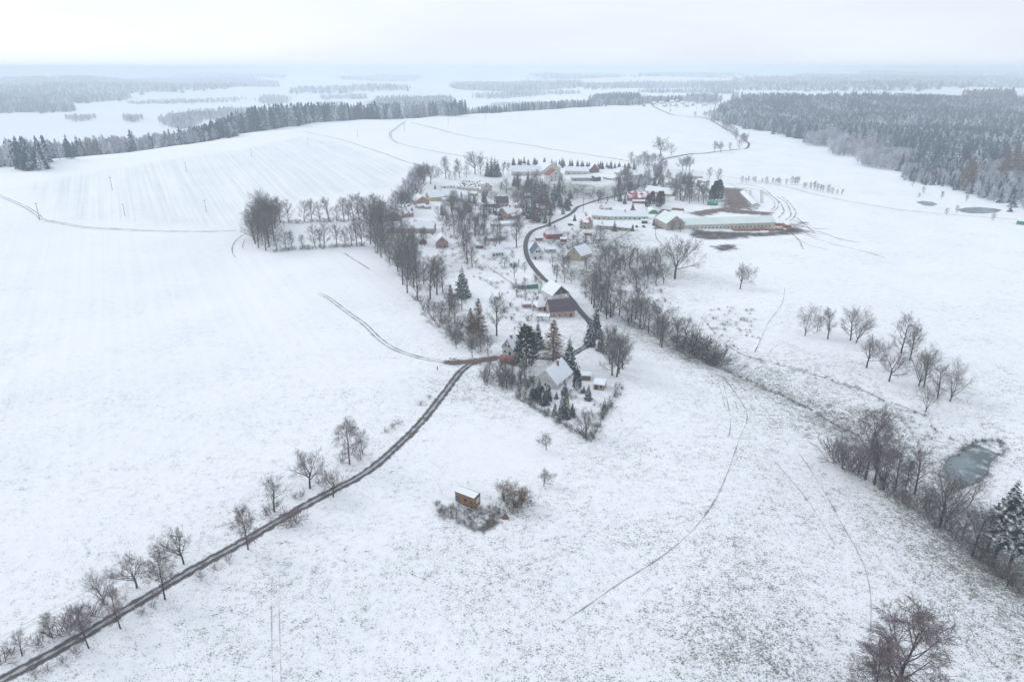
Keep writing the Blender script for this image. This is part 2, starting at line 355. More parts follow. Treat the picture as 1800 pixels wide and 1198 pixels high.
ribbon('mud_patch', [(773, 635), (800, 637), (825, 636), (852, 632), (880, 629)], 9.0, M_BROWN, 'brown muddy widening of the lane at the junction', lift=0.09)
def ruts(name, px, gauge, w, mat, label, lift=0.06):
    ribbon(name, px, w, mat, label + ', left wheel', -gauge / 2, lift); ribbon(name, px, w, mat, label + ', right wheel', gauge / 2, lift)
T1 = [(560, 515), (590, 533), (630, 562), (665, 594), (700, 616), (740, 629), (775, 635), (806, 638)]
ruts('wheel_track', T1, 1.9, 0.95, M_RUT, 'wheel track curving over the left meadow to the junction')
COW = [(1268, 660), (1290, 688), (1308, 715), (1313, 738), (1300, 770), (1290, 800), (1275, 840), (1255, 882), (1216, 933), (1160, 980), (1090, 1024), (1030, 1066), (972, 1104)]
ribbon('footpath', COW, 0.7, M_PATH, 'narrow trodden path winding down the right meadow', lift=0.08)
for k, (px, w) in enumerate((
    ([(1268, 662), (1275, 690), (1280, 715), (1284, 745), (1281, 770)], 0.6), ([(1262, 668), (1268, 692), (1276, 720)], 0.55), ([(1258, 672), (1264, 690)], 0.6),
    ([(1300, 705), (1315, 722), (1330, 735)], 0.6), ([(1296, 690), (1312, 705), (1340, 745)], 0.45), ([(1290, 700), (1300, 730)], 0.5),
    ([(1400, 790), (1445, 858), (1482, 925), (1512, 978), (1528, 1030), (1531, 1080), (1529, 1130)], 0.6),
    ([(1380, 505), (1374, 535), (1352, 565), (1340, 590), (1325, 622)], 0.8), ([(1325, 622), (1336, 600), (1333, 588)], 0.9),
    ([(1345, 630), (1362, 610), (1385, 600)], 0.8), ([(1300, 652), (1315, 640), (1330, 628)], 0.9), ([(1305, 654), (1330, 648), (1350, 638)], 0.7),
    ([(1372, 625), (1390, 620), (1420, 612)], 0.7), ([(1345, 632), (1390, 634), (1450, 630)], 0.6),
    ([(905, 996), (935, 990), (975, 975), (1010, 960)], 0.35), ([(905, 996), (925, 993), (938, 982)], 0.5),
    ([(1320, 760), (1370, 820), (1420, 880), (1470, 960)], 0.4))):
    ribbon('animal_path', px, w * .8, M_PATH, 'thin trodden animal path across the right meadow', lift=0.08)
ribbon('stream_bank', [(1200, 610), (1245, 640), (1290, 658), (1330, 680), (1375, 695), (1425, 720), (1470, 748), (1500, 765)], 1.8, M_DITCH, 'dark overgrown ditch of the little stream', lift=0.1)
ribbon('stream_bank', [(1230, 555), (1270, 600), (1310, 625), (1345, 634), (1420, 655), (1500, 680), (1560, 705), (1640, 738)], 1.6, M_DITCH, 'second ragged ditch below the bare trees on the right', lift=0.1)
ruts('field_track', [(-30, 330), (0, 345), (40, 362), (66, 378), (75, 386), (110, 393), (180, 402), (300, 407), (420, 405)], 2.4, 0.9, M_RUT, 'farm track along the foot of the striped field', 0.12)
ribbon('field_track', [(415, 455), (408, 440), (414, 424), (432, 410)], 1.0, M_RUT, 'curved track left of the copse', lift=0.1)
ribbon('field_track', [(428, 440), (427, 430), (432, 420)], 0.7, M_RUT, 'short second rut left of the copse', lift=0.1)
ribbon('field_track', [(604, 444), (625, 458), (650, 474)], 1.2, M_RUT, 'short dark rut in the meadow below the copse', lift=0.1)
ribbon('field_track', [(515, 231), (550, 235), (600, 246), (650, 262), (700, 280), (740, 292), (770, 295)], 2.2, M_RUT, 'field track along the upper edge of the striped field', lift=0.2)
ruts('field_track', [(714, 213), (692, 229), (686, 238), (696, 250), (730, 260), (790, 271), (850, 279), (900, 284)], 2.6, 1.6, M_RUT, 'looping track over the white hilltop', 0.2)
ribbon('field_track', [(722, 216), (790, 233), (860, 246), (940, 257), (1020, 270), (1090, 281), (1150, 291)], 3.4, M_RUT, 'long diagonal track across the white hilltop field', lift=0.2)
ruts('field_track', [(1215, 303), (1260, 308), (1330, 318), (1400, 333), (1470, 350), (1560, 366), (1680, 378), (1760, 384), (1850, 392)], 2.2, 0.9, M_RUT, 'farm track towards the far pond', 0.12)
ruts('field_track', [(485, 1005), (484, 1060), (485, 1130), (487, 1215)], 1.7, 0.5, M_FAINT, 'faint wheel track in the snow near the lane', 0.06)
ruts('field_track', [(-20, 1135), (60, 1092), (140, 1050), (230, 1008), (330, 968)], 1.8, 0.4, M_FAINT, 'faint wheel track in the snow above the lane', 0.06)
for px in ([(1275, 322), (1310, 330), (1340, 338), (1356, 350), (1362, 362), (1352, 372)], [(1340, 336), (1362, 348), (1368, 360), (1362, 370), (1348, 374), (1310, 372), (1280, 370)], [(1365, 345), (1385, 362), (1390, 378), (1380, 388)], [(1372, 344), (1396, 368), (1398, 378), (1388, 390)],
           [(1270, 332), (1276, 345), (1274, 362)], [(1400, 382), (1418, 398), (1432, 410)], [(1385, 392), (1410, 404), (1440, 412), (1470, 410)], [(1390, 412), (1420, 430), (1460, 440)], [(1395, 408), (1450, 425), (1560, 455)]):
    ribbon('tractor_track', px, 2.0, M_TRAC, 'dark tractor track around the long barn', lift=0.14)
ribbon('mud_patch', [(1280, 328), (1292, 345), (1297, 360), (1300, 372)], 40, M_BROWN, 'churned brown mud beside the white hall', lift=0.12)
ribbon('mud_patch', [(1215, 378), (1260, 370), (1310, 373), (1365, 377)], 22, M_BROWN, 'muddy strip behind the long barn', lift=0.16)
ribbon('mud_patch', [(1205, 408), (1260, 411), (1320, 412), (1380, 409), (1415, 402)], 24, M_MUD, 'dark muddy yard in front of the long barn', lift=0.12)
ribbon('mud_patch', [(1245, 437), (1262, 437), (1285, 434), (1305, 436)], 24, M_MUD, 'dark trampled spot in the snow below the barn', lift=0.14)
ribbon('mud_patch', [(1376, 396), (1400, 398), (1425, 400)], 46, M_MUD, 'rutted mud at the end of the long barn', lift=0.20)
ribbon('mud_patch', [(1212, 412), (1240, 416), (1270, 417), (1305, 413)], 26, M_MUD, 'dark earth bank in front of the long barn', lift=0.24)
for px in ([(1395, 400), (1420, 412), (1445, 418)], [(1400, 396), (1430, 402), (1465, 402)], [(1392, 410), (1405, 424), (1412, 440)], [(1398, 404), (1440, 408), (1475, 420), (1520, 428)], [(1385, 385), (1405, 390), (1428, 392)], [(1290, 322), (1330, 328), (1352, 340), (1372, 358), (1378, 372), (1368, 384)]):
    ribbon('tractor_track', px, 2.6, M_TRAC, 'dark tractor rut fanning out from the barn yard', lift=0.18)
ribbon('mud_patch', [(1160, 404), (1159, 390), (1164, 376), (1172, 368)], 13, M_BROWN, 'brown farm drive left of the long barn', lift=0.12)
ribbon('mud_patch', [(838, 938), (858, 924), (872, 912)], 5.0, M_MUD, 'strip of bare brown earth near the wooden cabin', lift=0.08)
def sheet(name, pts, z, mat, label):
    me = mesh(name, [(x, y, z) for x, y in pts], [tuple(range(len(pts)))], mat); return struct(link(name, me), label)
m, n, b = newmat('pond_ice'); g = N(n, 'ShaderNodeNewGeometry')
ice = mixc(n, ramp(n, noise(n, 0.10, 4.0, g.outputs['Position']), 0.42, 0.58), (0.085, 0.115, 0.13), (0.17, 0.215, 0.235))
n.links.new(mixc(n, ramp(n, noise(n, 0.35, 5.0, g.outputs['Position']), 0.55, 0.72), ice, (0.42, 0.46, 0.47)), b.inputs['Base Color'])
b.inputs['Roughness'].default_value = 0.38; M_ICE = m
POND = [tuple(p) for p in path_pts(None, 1.0, POND + POND[:1])[:-1]]
if sum(a[0] * c[1] - c[0] * a[1] for a, c in zip(POND, POND[1:] + POND[:1])) < 0: POND.reverse()
for q in (POND2, POND3):
    POND = [tuple(p) for p in path_pts(None, 1.0, POND + POND[:1])[:-1]]
if sum(a[0] * c[1] - c[0] * a[1] for a, c in zip(q, q[1:] + q[:1])) < 0: q.reverse()
sheet('pond', POND, ZP, M_ICE, 'frozen grey pond with a reedy rim near the right edge')
sheet('pond', POND2, ZP2 + 0.05, M_ICE, 'frozen far pond at the foot of the forest')
sheet('pond', POND3, ZP2 + 0.05, M_ICE, 'small far pond left of the larger one')
ORD = 'first second third fourth fifth sixth seventh eighth ninth tenth eleventh twelfth thirteenth fourteenth fifteenth sixteenth seventeenth eighteenth nineteenth twentieth'.split()
TENS = {2: 'twenty', 3: 'thirty', 4: 'forty', 5: 'fifty', 6: 'sixty', 7: 'seventy', 8: 'eighty'}
TENTH = {2: 'twentieth', 3: 'thirtieth', 4: 'fortieth', 5: 'fiftieth', 6: 'sixtieth', 7: 'seventieth', 8: 'eightieth'}
def ordinal(k):
    if k < 20: return ORD[k]
    t, u = divmod(k + 1, 10); return TENTH[t] if u == 0 else TENS[t] + '-' + ORD[u - 1]
def rv(r, s=1.0): return Vector((r.gauss(0, 1), r.gauss(0, 1), r.gauss(0, 1))) * s
def tilt(r, d, ang, az=None):
    a = d.orthogonal().normalized(); b = d.cross(a); az = r.uniform(0, 6.283) if az is None else az
    return (d * math.cos(ang) + (a * math.cos(az) + b * math.sin(az)) * math.sin(ang)).normalized()
def blade(bb, p, q, w, r):                               # a fine twig: one slender triangle
    d = q - p; s = d.cross(rv(r)).normalized() * (w * 0.5); i = len(bb.V)
    bb.V += [tuple(p - s), tuple(p + s), tuple(q)]; bb.F.append((i, i + 1, i + 2))
# ------------------------------------------------------------------ buildings
M_GLASS = plain('window_glass', (0.05, 0.06, 0.075), (0.03, 0.035, 0.045), 1.0, 0.15)
M_WHITE = plain('white_paint', (0.72, 0.72, 0.70), (0.6, 0.6, 0.59), 1.0, .6)
M_DARKW = plain('dark_timber', (0.095, 0.075, 0.065), (0.055, 0.045, 0.04), 1.5)
M_CHIM = plain('chimney_brick', (0.30, 0.20, 0.16), (0.2, 0.13, 0.11), 3.0)
def wallmat(key, c): return plain('wall_' + key, c, tuple(v * .62 + .03 for v in c), 0.5)
WALLS = dict(white=(.66, .66, .64), cream=(.60, .56, .48), yellow=(.58, .46, .22), pink=(.50, .35, .30), salmon=(.50, .28, .20), brick=(.38, .24, .19), tan=(.44, .36, .26), red=(.38, .055, .055), mint=(.50, .62, .50), orange=(.42, .26, .16), grey=(.42, .42, .40), brown=(.22, .12, .08), green=(.06, .27, .14), dark=(.09, .07, .06), stone=(.40, .37, .31), redbarn=(.33, .11, .10))
WALLM = {k: wallmat(k, c) for k, c in WALLS.items()}
ROOFM = dict(snow=snowy('roof_snow', (.30, .27, .26), (.2, .18, .18), .80, .2, .35, False, 0), dark=snowy('roof_dark', (.105, .105, .12), (.07, .07, .085), .26, .2, .5, False, 0), purple=snowy('roof_purple', (.13, .10, .125), (.09, .07, .09), .22, .2, .5, False, 0),
             red=snowy('roof_red', (.36, .07, .07), (.24, .05, .055), .50, .14, .22, False, 0), redbare=snowy('roof_red_bare', (.33, .11, .09), (.22, .08, .07), .25, .2, .5, False, 0), patchy=snowy('roof_patchy', (.14, .11, .11), (.09, .08, .08), .52, .10, .55, False, 0),
             redsnow=snowy('roof_dusted_red', (.30, .15, .14), (.2, .1, .1), .54, .5, .25, False, 0), mint=plain('roof_mint_dusted', (.72, .78, .77), (.60, .70, .68), .12, .6), blue=snowy('roof_blue', (.09, .16, .22), (.06, .11, .16), .22, .2, .5, False, 0), green=snowy('roof_green', (.05, .30, .20), (.04, .2, .13), .34, .3, .3, False, 0))
WIN_F = B().box(-.55, .55, -.06, .03, 0, 1.35).mesh('window', M_WHITE); WIN_P = B().box(-.43, .43, -.075, -.055, .12, 1.23).mesh('pane', M_GLASS)
WIN_S = mesh('window', *(lambda b_: (b_.V, b_.F, [M_WHITE, M_GLASS], [0] * 6 + [1] * 6))(B().box(-.66, .66, -.06, .03, -.05, 1.5).box(-.56, .56, -.08, -.055, .06, 1.4)))
DOOR = B().box(-.55, .55, -.05, .03, 0, 2.1).mesh('door', M_DARKW)
def house(a, b_, depth, wh, rh, ridge, wall, roof, label, name='house', snow='both', chim=1, win=3, rows=1, gwin=1, hip=0.0, over=.45, cat='house', near=False, gable=None, door=True, dorm=0, sink=1.2, side=1):
    """a, b_: photo pixels of the two ends of the camera-side wall foot; ridge 'p' along that wall, 'g' gable towards the camera"""
    A, Bp = at(*a), at(*b_); v = (Bp - A)[:2]; Wd = float(np.hypot(*v)); rz = math.atan2(v[1], v[0])
    if not isinstance(depth, (int, float)):
        Cc = at(*depth); depth = float(abs(np.cross(v / Wd, (Cc - Bp)[:2])))
    nrm = np.array([-v[1], v[0]]) / Wd; mid = (A[:2] + Bp[:2]) / 2 + nrm * depth / 2; z0 = min(A[2], Bp[2], float(H(*mid)) + .3)
    root = link(name, None, None, (mid[0], mid[1], z0), rz); root.empty_display_size = 1; tag(root, label, cat)
    D = depth; g = ridge == 'g'; L, Sp = (D, Wd) if g else (Wd, D)     # ridge length, span
    def R(p): return (-p[1], p[0], p[2]) if g else p                 # local frame with the ridge along x
    h = hip * L * .5; wm = WALLM[wall]
    w = B(); x0, x1, y0, y1 = -L / 2, L / 2, -Sp / 2, Sp / 2
    w.V = [R(p) for p in ((x0, y0, -sink), (x1, y0, -sink), (x1, y1, -sink), (x0, y1, -sink), (x0, y0, wh), (x1, y0, wh), (x1, y1, wh), (x0, y1, wh), (x0, 0, wh + rh), (x1, 0, wh + rh))]
    w.F = [(0, 1, 5, 4), (2, 3, 7, 6)] + ([(1, 2, 6, 9, 5), (3, 0, 4, 8, 7)] if hip == 0 else [(1, 2, 6, 5), (3, 0, 4, 7)])
    wo_ = link('wall', w.mesh('wall', wm), root)
    if gable and hip == 0:                                            # a boarded gable in another colour, a little proud
        e = .06
        for s in (-1, 1): q = [(s * (L / 2 + e), y0 + .25, wh), (s * (L / 2 + e), y1 - .25, wh), (s * (L / 2 + e), 0, wh + rh - .2)]; link('gable_boarding', B().poly([R(p) for p in (q if s > 0 else q[::-1])]).mesh('gable_boarding', WALLM[gable]), root)
    k = rh / (Sp / 2); yo = Sp / 2 + over; ze = wh - over * k; xo = L / 2 + (over if hip == 0 else over); xr = L / 2 + over - h * (1 if hip else 0) if hip else xo
    rb = B()
    for s in (-1, 1):
        q = [(-xo, s * yo, ze), (xo, s * yo, ze), (xr, 0, wh + rh), (-xr, 0, wh + rh)]
        rb.slab([R(p) for p in (q if s < 0 else q[::-1])], .16)
        if hip: q = [(s * xo, -yo, ze), (s * xo, yo, ze), (s * xr, 0, wh + rh)]; rb.slab([R(p) for p in (q if s > 0 else q[::-1])], .16)
    ro = link('roof', rb.mesh('roof', ROOFM[roof]), root)
    if snow != 'none' :
        sb = B()
        for s in (-1, 1):
            if snow == 'left' and s > 0 or snow == 'right' and s < 0: continue
            f = 1 - random.uniform(.02, .05); n_ = max(3, int(L / 1.2)); low = []
            for j in range(n_ + 1): f2 = f - abs(random.gauss(0, .015)); low.append((-xo * .985 + 2 * xo * .985 * j / n_, s * yo * f2, wh + rh - (wh + rh - ze) * f2))
            q = low + [(xr * .985, s * .02, wh + rh), (-xr * .985, s * .02, wh + rh)]
            q = [(p[0], p[1], p[2] + .165) for p in q]; sb.slab([R(p) for p in (q if s < 0 else q[::-1])], .17)
            if hip: q = [(s * xo * .98, -yo * .97, ze + .17), (s * xo * .98, yo * .97, ze + .17), (s * xr, 0, wh + rh + .17)]; sb.slab([R(p) for p in (q if s > 0 else q[::-1])], .165)
        link('snow_cover', sb.mesh('snow_cover', M_SNOW), ro)
    for c in range(chim):
        cx, cy = (random.uniform(-.3, .3) * L, random.uniform(-.12, .12) * Sp); zt = wh + rh + .7
        cb = B().box(-.38, .38, -.38, .38, 0, 1.6 + .12 * Sp).mesh('chimney', M_CHIM); p = R((cx, cy, zt - .9 - .12 * Sp)); ch = link('chimney', cb, ro, p)
        link('snow_cap', B().box(-.42, .42, -.42, .42, 1.6 + .12 * Sp, 1.75 + .12 * Sp).mesh('snow_cap', M_SNOW), ch)
    for c in range(dorm):
        x = (c + .5) / dorm * L - L / 2; p = R((x, -Sp * .27, wh + rh * .46)); db = B().box(-.8, .8, -.9, .9, -.6, .9); d_ = link('dormer', db.mesh('dormer', WALLM['dark']), ro, p, math.pi / 2 if g else 0)
        link('snow_cap', B().box(-1, 1, -1.1, 1.2, .9, 1.1).mesh('snow_cap', M_SNOW), d_)
    def put(x, y, z, r_):
        if near: o = link('window', WIN_F, root, (x, y, z), r_); link('pane', WIN_P, o)
        else: link('window', WIN_S, root, (x, y, z), r_)
    # windows on the camera side and on the side walls
    dx = random.randrange(win) if win > 1 and door else -1
    for r_ in range(rows):
        for j in range(win):
            x = (j + .5) / win * Wd * .92 - Wd * .46; z = .95 + r_ * 2.7
            if z + 1.4 > wh + .1: continue
            if r_ == 0 and j == dx: link('door', DOOR, root, (x, -D / 2 - .02, 0), 0)
            else: put(x, -D / 2 - .02, z, 0)
        for j in range(side if D > 5 else 0):
            y = (j + .5) / side * D * .8 - D * .4; z = .95 + r_ * 2.7
            if z + 1.4 > wh + .1: continue
            put(Wd / 2 + .02, y, z, math.pi / 2); put(-Wd / 2 - .02, y, z, -math.pi / 2)
    if hip == 0 and rh > 2.6 and gwin:
        for j in range(gwin):
            o_ = (j - (gwin - 1) / 2) * 1.7
            if g: put(o_, -D / 2 - .02, wh + .35, 0)
            else: put(Wd / 2 + .02, o_, wh + .35, math.pi / 2)
    return root
HS = [ # near houses
 ((978.5, 685), (1005, 664), 10, 2.9, 5.0, 'p', 'white', 'snow', 'white cottage under one large snow white roof in the fenced garden', dict(near=True, chim=1, win=3)),
 ((883, 622), (901, 627), 9, 3.6, 4.0, 'g', 'white', 'redbare', 'white gabled cottage beside the broad evergreen at the junction', dict(near=True, snow='left', win=2, gwin=2)),
 ((878, 637.5), (907, 642), 4.5, 2.0, 0.9, 'p', 'brown', 'redbare', 'low shed with a bare red roof in front of the white gabled cottage', dict(snow='none', chim=0, win=0, cat='shed')),
 ((967, 558), (1010, 557), 9.5, 4.0, 4.6, 'p', 'pink', 'purple', 'pink house with a bare dark purple roof beside the road', dict(near=True, snow='none', win=4, chim=2)),
 ((971, 533), (1000, 529), 12, 4.8, 4.6, 'g', 'white', 'snow', 'white house with a dark boarded gable behind the purple roofed one', dict(near=True, gable='dark', win=3, gwin=1)),
 ((945, 547), (962, 546), 7, 2.9, 2.8, 'p', 'pink', 'snow', 'small pink cottage with a snowy hipped roof left of the purple roof', dict(hip=.8, win=2)),
 ((929, 508), (946, 507), 5, 2.9, .5, 'p', 'green', 'snow', 'bright green shed beside the village road', dict(chim=0, win=0, cat='shed')),
 ((909, 507.5), (926.5, 508), 6, 2.3, .7, 'p', 'grey', 'snow', 'grey shed left of the bright green one', dict(chim=0, win=1, cat='shed')),
 ((919, 540.5), (934, 540.5), 4, 2.1, .7, 'p', 'brick', 'snow', 'tiny brick shed in the garden left of the pink cottage', dict(chim=0, win=0, cat='shed')),
 ((1021, 668), (1038, 669), 4, 2.3, .6, 'p', 'brown', 'snow', 'brown wooden shed at the back of the fenced garden', dict(chim=0, win=0, cat='shed')),
 ((1043, 684), (1061.5, 686), 5.5, 2.4, .7, 'p', 'orange', 'snow', 'orange brown wooden shed with a snowy roof in the fenced garden', dict(chim=0, win=2, cat='shed')),
 ((936, 456), (955, 456), 11, 4.6, 5.0, 'g', 'white', 'blue', 'pale house with one bare blue roof slope on the road bend', dict(snow='left', win=2, rows=1, gwin=2)),
 ((997, 459), (1021, 459), 12, 4.6, 5.0, 'g', 'tan', 'snow', 'windowless tan barn with a snowy gable roof', dict(win=0, gwin=1, chim=0, cat='barn', name='barn')),
 ((895, 469), (909, 470), (917, 466), 2.9, 2.0, 'p', 'white', 'snow', 'tiny white weekend house with a dark end wall', dict(gable='dark', win=2, chim=0)),
 ((865, 451), (886, 451), 8.5, 3.3, 3.6, 'p', 'white', 'snow', 'white cottage with a steep snowy hipped roof', dict(hip=.6, win=4)),
 ((858, 424), (889, 422), 6.5, 2.9, 1.3, 'p', 'salmon', 'snow', 'low long salmon house left of the road', dict(win=3)),
 ((767, 436), (788, 435), 13, 4.4, 3.8, 'g', 'brick', 'snow', 'brick house with three small gable windows right of the long barn', dict(win=2, gwin=2, chim=0)),
 ((680, 410), (762, 410), 10, 4.6, 3.6, 'p', 'pink', 'snow', 'long pink brick barn half hidden by the tree belt', dict(win=6, cat='barn', name='barn', chim=0)),
 ((732, 418), (738, 430), 5, 2.6, 1.5, 'p', 'brown', 'snow', 'small brown shed among trees below the long pink barn', dict(win=0, chim=0, cat='shed')),
 ((701, 384), (727, 381), 12, 4.0, 6.5, 'p', 'brick', 'patchy', 'old barn with a steep patchy snow roof behind the long pink barn', dict(snow='none', chim=0, win=2, cat='barn', name='barn')),
 ((684, 389), (707, 388), 8, 3.4, 4.0, 'g', 'brick', 'redbare', 'brick gabled outbuilding at the left end of the farm', dict(snow='left', chim=0, win=1, cat='barn', name='barn')),
 ((731, 361), (755, 360), 16, 4.2, 4.0, 'g', 'orange', 'snow', 'orange brick gabled barn joined to the yellow farmhouse', dict(win=1, chim=0, cat='barn', name='barn')),
 ((735, 367), (749, 365.5), 5, 2.6, 1.0, 'p', 'grey', 'snow', 'low snow covered lean-to in front of the orange barn', dict(win=0, chim=0, cat='shed')),
 ((755.5, 353.5), (804.5, 352.3), 12, 5.0, 4.0, 'p', 'yellow', 'snow', 'long yellow farmhouse with a snow white roof', dict(win=6, chim=1)),
 ((778, 355), (790, 355), 4, 3.0, .8, 'p', 'yellow', 'snow', 'small yellow porch building before the yellow farmhouse', dict(win=2, chim=0)),
 ((803, 332), (845, 339.5), (858, 334), 4.0, 5.2, 'p', 'cream', 'patchy', 'large half timbered house with a steep dark roof under melting snow', dict(win=6, snow='none', dorm=3, gwin=2, side=3)),
 ((775, 331), (800, 331), 9, 2.6, 1.6, 'p', 'white', 'snow', 'low white outbuilding left of the half timbered house', dict(win=2, chim=0)),
 ((873, 365), (894, 364), (903, 359), 4.6, 4.4, 'p', 'pink', 'dark', 'pink house with a bare dark grey roof in the upper village', dict(win=3, snow='none')),
 ((849, 363), (872, 364), 7, 2.6, .6, 'p', 'dark', 'snow', 'dark carport with a flat snowy roof left of the grey roof', dict(win=0, chim=0, cat='shed')),
 ((909, 366), (921, 365), 6, 2.8, 2.6, 'g', 'pink', 'snow', 'little pink gabled hut right of the grey roofed house', dict(win=1, chim=0, cat='shed')),
 ((875, 381), (892, 385.5), 11, 4.8, 4.2, 'g', 'salmon', 'snow', 'salmon coloured gabled house in the middle of the upper village', dict(win=2, rows=1, gwin=2)),
 ((900, 385), (914, 382), 5, 2.6, .9, 'p', 'salmon', 'redsnow', 'salmon garage beside the salmon gabled house', dict(win=0, chim=0, cat='garage')),
 ((866, 398), (909, 397), 8, 2.5, .8, 'p', 'white', 'snow', 'long low garage block under flat snow', dict(win=0, chim=0, cat='garage')),
 ((962, 420.5), (988, 419.5), 10, 4.2, 4.6, 'p', 'red', 'redsnow', 'bright red house with a dusted hipped roof inside the road bend', dict(snow='none', hip=.75, win=3)),
 ((1018.5, 402), (1038, 403), 12, 5.6, 3.2, 'p', 'tan', 'red', 'tan two storey house with a dark red hipped roof', dict(snow='none', hip=.6, win=3, rows=2)),
 ((1040, 385.5), (1075, 386.5), 11, 3.8, 3.6, 'p', 'cream', 'snow', 'cream left half of the long snow roofed house', dict(win=4)),
 ((1075.6, 386.6), (1139, 386), 11, 3.3, 3.4, 'p', 'mint', 'snow', 'long mint green house with a snow white roof', dict(win=7, chim=2)),
 ((1048, 402), (1108.5, 406.5), 8, 3.2, 1.9, 'p', 'tan', 'snow', 'low tan stable in front of the mint green house', dict(win=5, chim=0, cat='barn', name='barn')),
 ((1027, 414), (1038, 414), 4, 2.1, .8, 'p', 'red', 'redsnow', 'tiny red shed in the garden right of the red house', dict(snow='none', win=0, chim=0, cat='shed')),
 ((1103, 353), (1165, 355.5), 13, 4.0, 4.4, 'p', 'redbarn', 'red', 'red barn with snow sliding off its red roof', dict(snow='none', win=3, chim=0, cat='barn', name='barn')),
 ((1133, 342), (1180, 345.5), 11, 4.2, 4.2, 'p', 'tan', 'snow', 'tan barn behind the red one', dict(win=2, chim=0, cat='barn', name='barn')),
 ((1107, 317), (1129, 316.5), 9, 5.8, 2.2, 'p', 'white', 'snow', 'white two storey house at the upper end of the village', dict(win=3, rows=2)),
 ((1089, 308), (1105, 307), 9, 4.0, 4.2, 'g', 'cream', 'snow', 'small gabled house left of the white two storey house', dict(win=2)),
 ((899, 309), (951, 309), 13, 5.0, 5.5, 'p', 'cream', 'snow', 'long cream barn with a tall snowy roof at the top left of the village', dict(win=5, chim=0, cat='barn', name='barn')),
 ((954, 307), (985, 306), 18, 7.0, 7.0, 'g', 'cream', 'snow', 'tall cream barn rising behind the white house with the red roof', dict(win=0, chim=1, cat='barn', name='barn')),
 ((965, 318), (988, 317), 11, 6.6, 6.0, 'g', 'white', 'redbare', 'tall white gabled house with one red roof slope', dict(win=3, rows=2, gwin=2, snow='left')),
 ((993, 307), (1034, 306), 11, 4.8, 4.2, 'p', 'cream', 'snow', 'cream barn right of the tall white gabled house', dict(win=4, chim=0, cat='barn', name='barn')),
 ((1037, 304), (1053, 303), 16, 4.5, 6.5, 'g', 'brown', 'snow', 'barn with a steep dark open gable', dict(win=0, chim=0, cat='barn', name='barn')),
 ((1005, 318), (1046, 318), 9, 3.6, 2.2, 'p', 'stone', 'snow', 'low stone stable before the steep dark gable', dict(win=4, chim=0, cat='barn', name='barn')),
 ((1046.5, 319), (1056, 318), 9, 4.6, 1.2, 'p', 'dark', 'snow', 'dark timber lean-to at the end of the stone stable', dict(win=0, chim=0, cat='shed')),
 ((1197, 314.5), (1235, 315.5), 11, 4.0, 4.2, 'p', 'cream', 'snow', 'cream farmhouse at the upper right end of the village', dict(win=5)),
 ((1225, 320), (1240, 322), 6, 2.6, 1.2, 'p', 'tan', 'snow', 'small tan shed before the upper right farmhouse', dict(win=0, chim=0, cat='shed')),
 ((1243, 361), (1261, 361.5), 6, 2.8, 1.6, 'p', 'green', 'green', 'turquoise roofed shed left of the churned mud', dict(win=0, chim=0, cat='shed', snow='none')),
 ((1323, 362), (1335, 363), 68, 1.8, 1.4, 'g', 'cream', 'snow', 'narrow white feeding hall right of the churned mud', dict(win=0, chim=0, cat='hall', name='feeding_hall', side=0)),
 ((1203, 402), (1362, 400.5), 15, 4.6, 3.6, 'p', 'cream', 'mint', 'very long cattle barn with a pale mint roof', dict(win=22, snow='none', chim=0, cat='barn', name='barn', side=2)),
 ((1171, 405), (1202.5, 403), 22, 5.6, 5.6, 'g', 'stone', 'mint', 'stone gabled head building of the long cattle barn', dict(win=2, snow='none', chim=0, cat='barn', name='barn')),
 ((793, 370), (809, 369.5), 5, 2.6, .9, 'p', 'salmon', 'snow', 'low salmon outbuilding below the yellow farmhouse', dict(win=1, chim=0, cat='shed')),
 ((747, 367.5), (758, 367), 4, 2.3, .8, 'p', 'grey', 'snow', 'tiny grey hut below the yellow farmhouse', dict(win=0, chim=0, cat='shed')),
 ((922, 349), (936, 348.5), 6, 2.8, 1.6, 'p', 'brown', 'snow', 'dark brown hut beside the spruces in the upper village', dict(win=1, chim=0, cat='shed')),
 ((959, 444.5), (977, 444), 5, 2.6, .8, 'p', 'grey', 'snow', 'low snow roofed shed right of the blue roofed house', dict(win=1, chim=0, cat='shed')),
 ((985, 425), (996, 425), 4, 2.2, .7, 'p', 'brown', 'snow', 'small brown shed at the foot of the red house', dict(win=0, chim=0, cat='shed')),
 ((942, 423), (954, 423), 4, 2.2, .7, 'p', 'redbarn', 'snow', 'small dark red shed left of the red house', dict(win=0, chim=0, cat='shed')),
 ((1112, 357), (1138, 358.5), 4, 2.6, .7, 'p', 'redbarn', 'snow', 'snow roofed lean-to before the red barn', dict(win=1, chim=0, cat='shed')),
 ((1128, 393), (1138, 393), 4, 2.5, .6, 'p', 'dark', 'snow', 'dark garden shelter before the mint green house', dict(win=0, chim=0, cat='shed')),
 ((1060, 315), (1074, 317), 7, 2.6, 1.6, 'p', 'grey', 'snow', 'grey snow heaped shed right of the dark lean-to', dict(win=0, chim=0, cat='shed')),
 ((1077, 318), (1090, 317), 6, 2.8, 1.8, 'g', 'white', 'snow', 'small white gabled shed left of the white two storey house', dict(win=1, chim=0, cat='shed')),
 ((1133, 317), (1148, 316), 6, 2.6, .8, 'p', 'grey', 'snow', 'flat snow roofed shed right of the white two storey house', dict(win=0, chim=0, cat='shed')),
 ((1209, 324), (1221, 324), 5, 2.6, 1.6, 'p', 'cream', 'snow', 'small cream hut before the upper right farmhouse', dict(win=1, chim=0, cat='shed')),
 ((1168, 325), (1184, 327), 8, 3.2, 2.6, 'p', 'white', 'snow', 'small white house between the thicket and the tan barn', dict(win=2)),
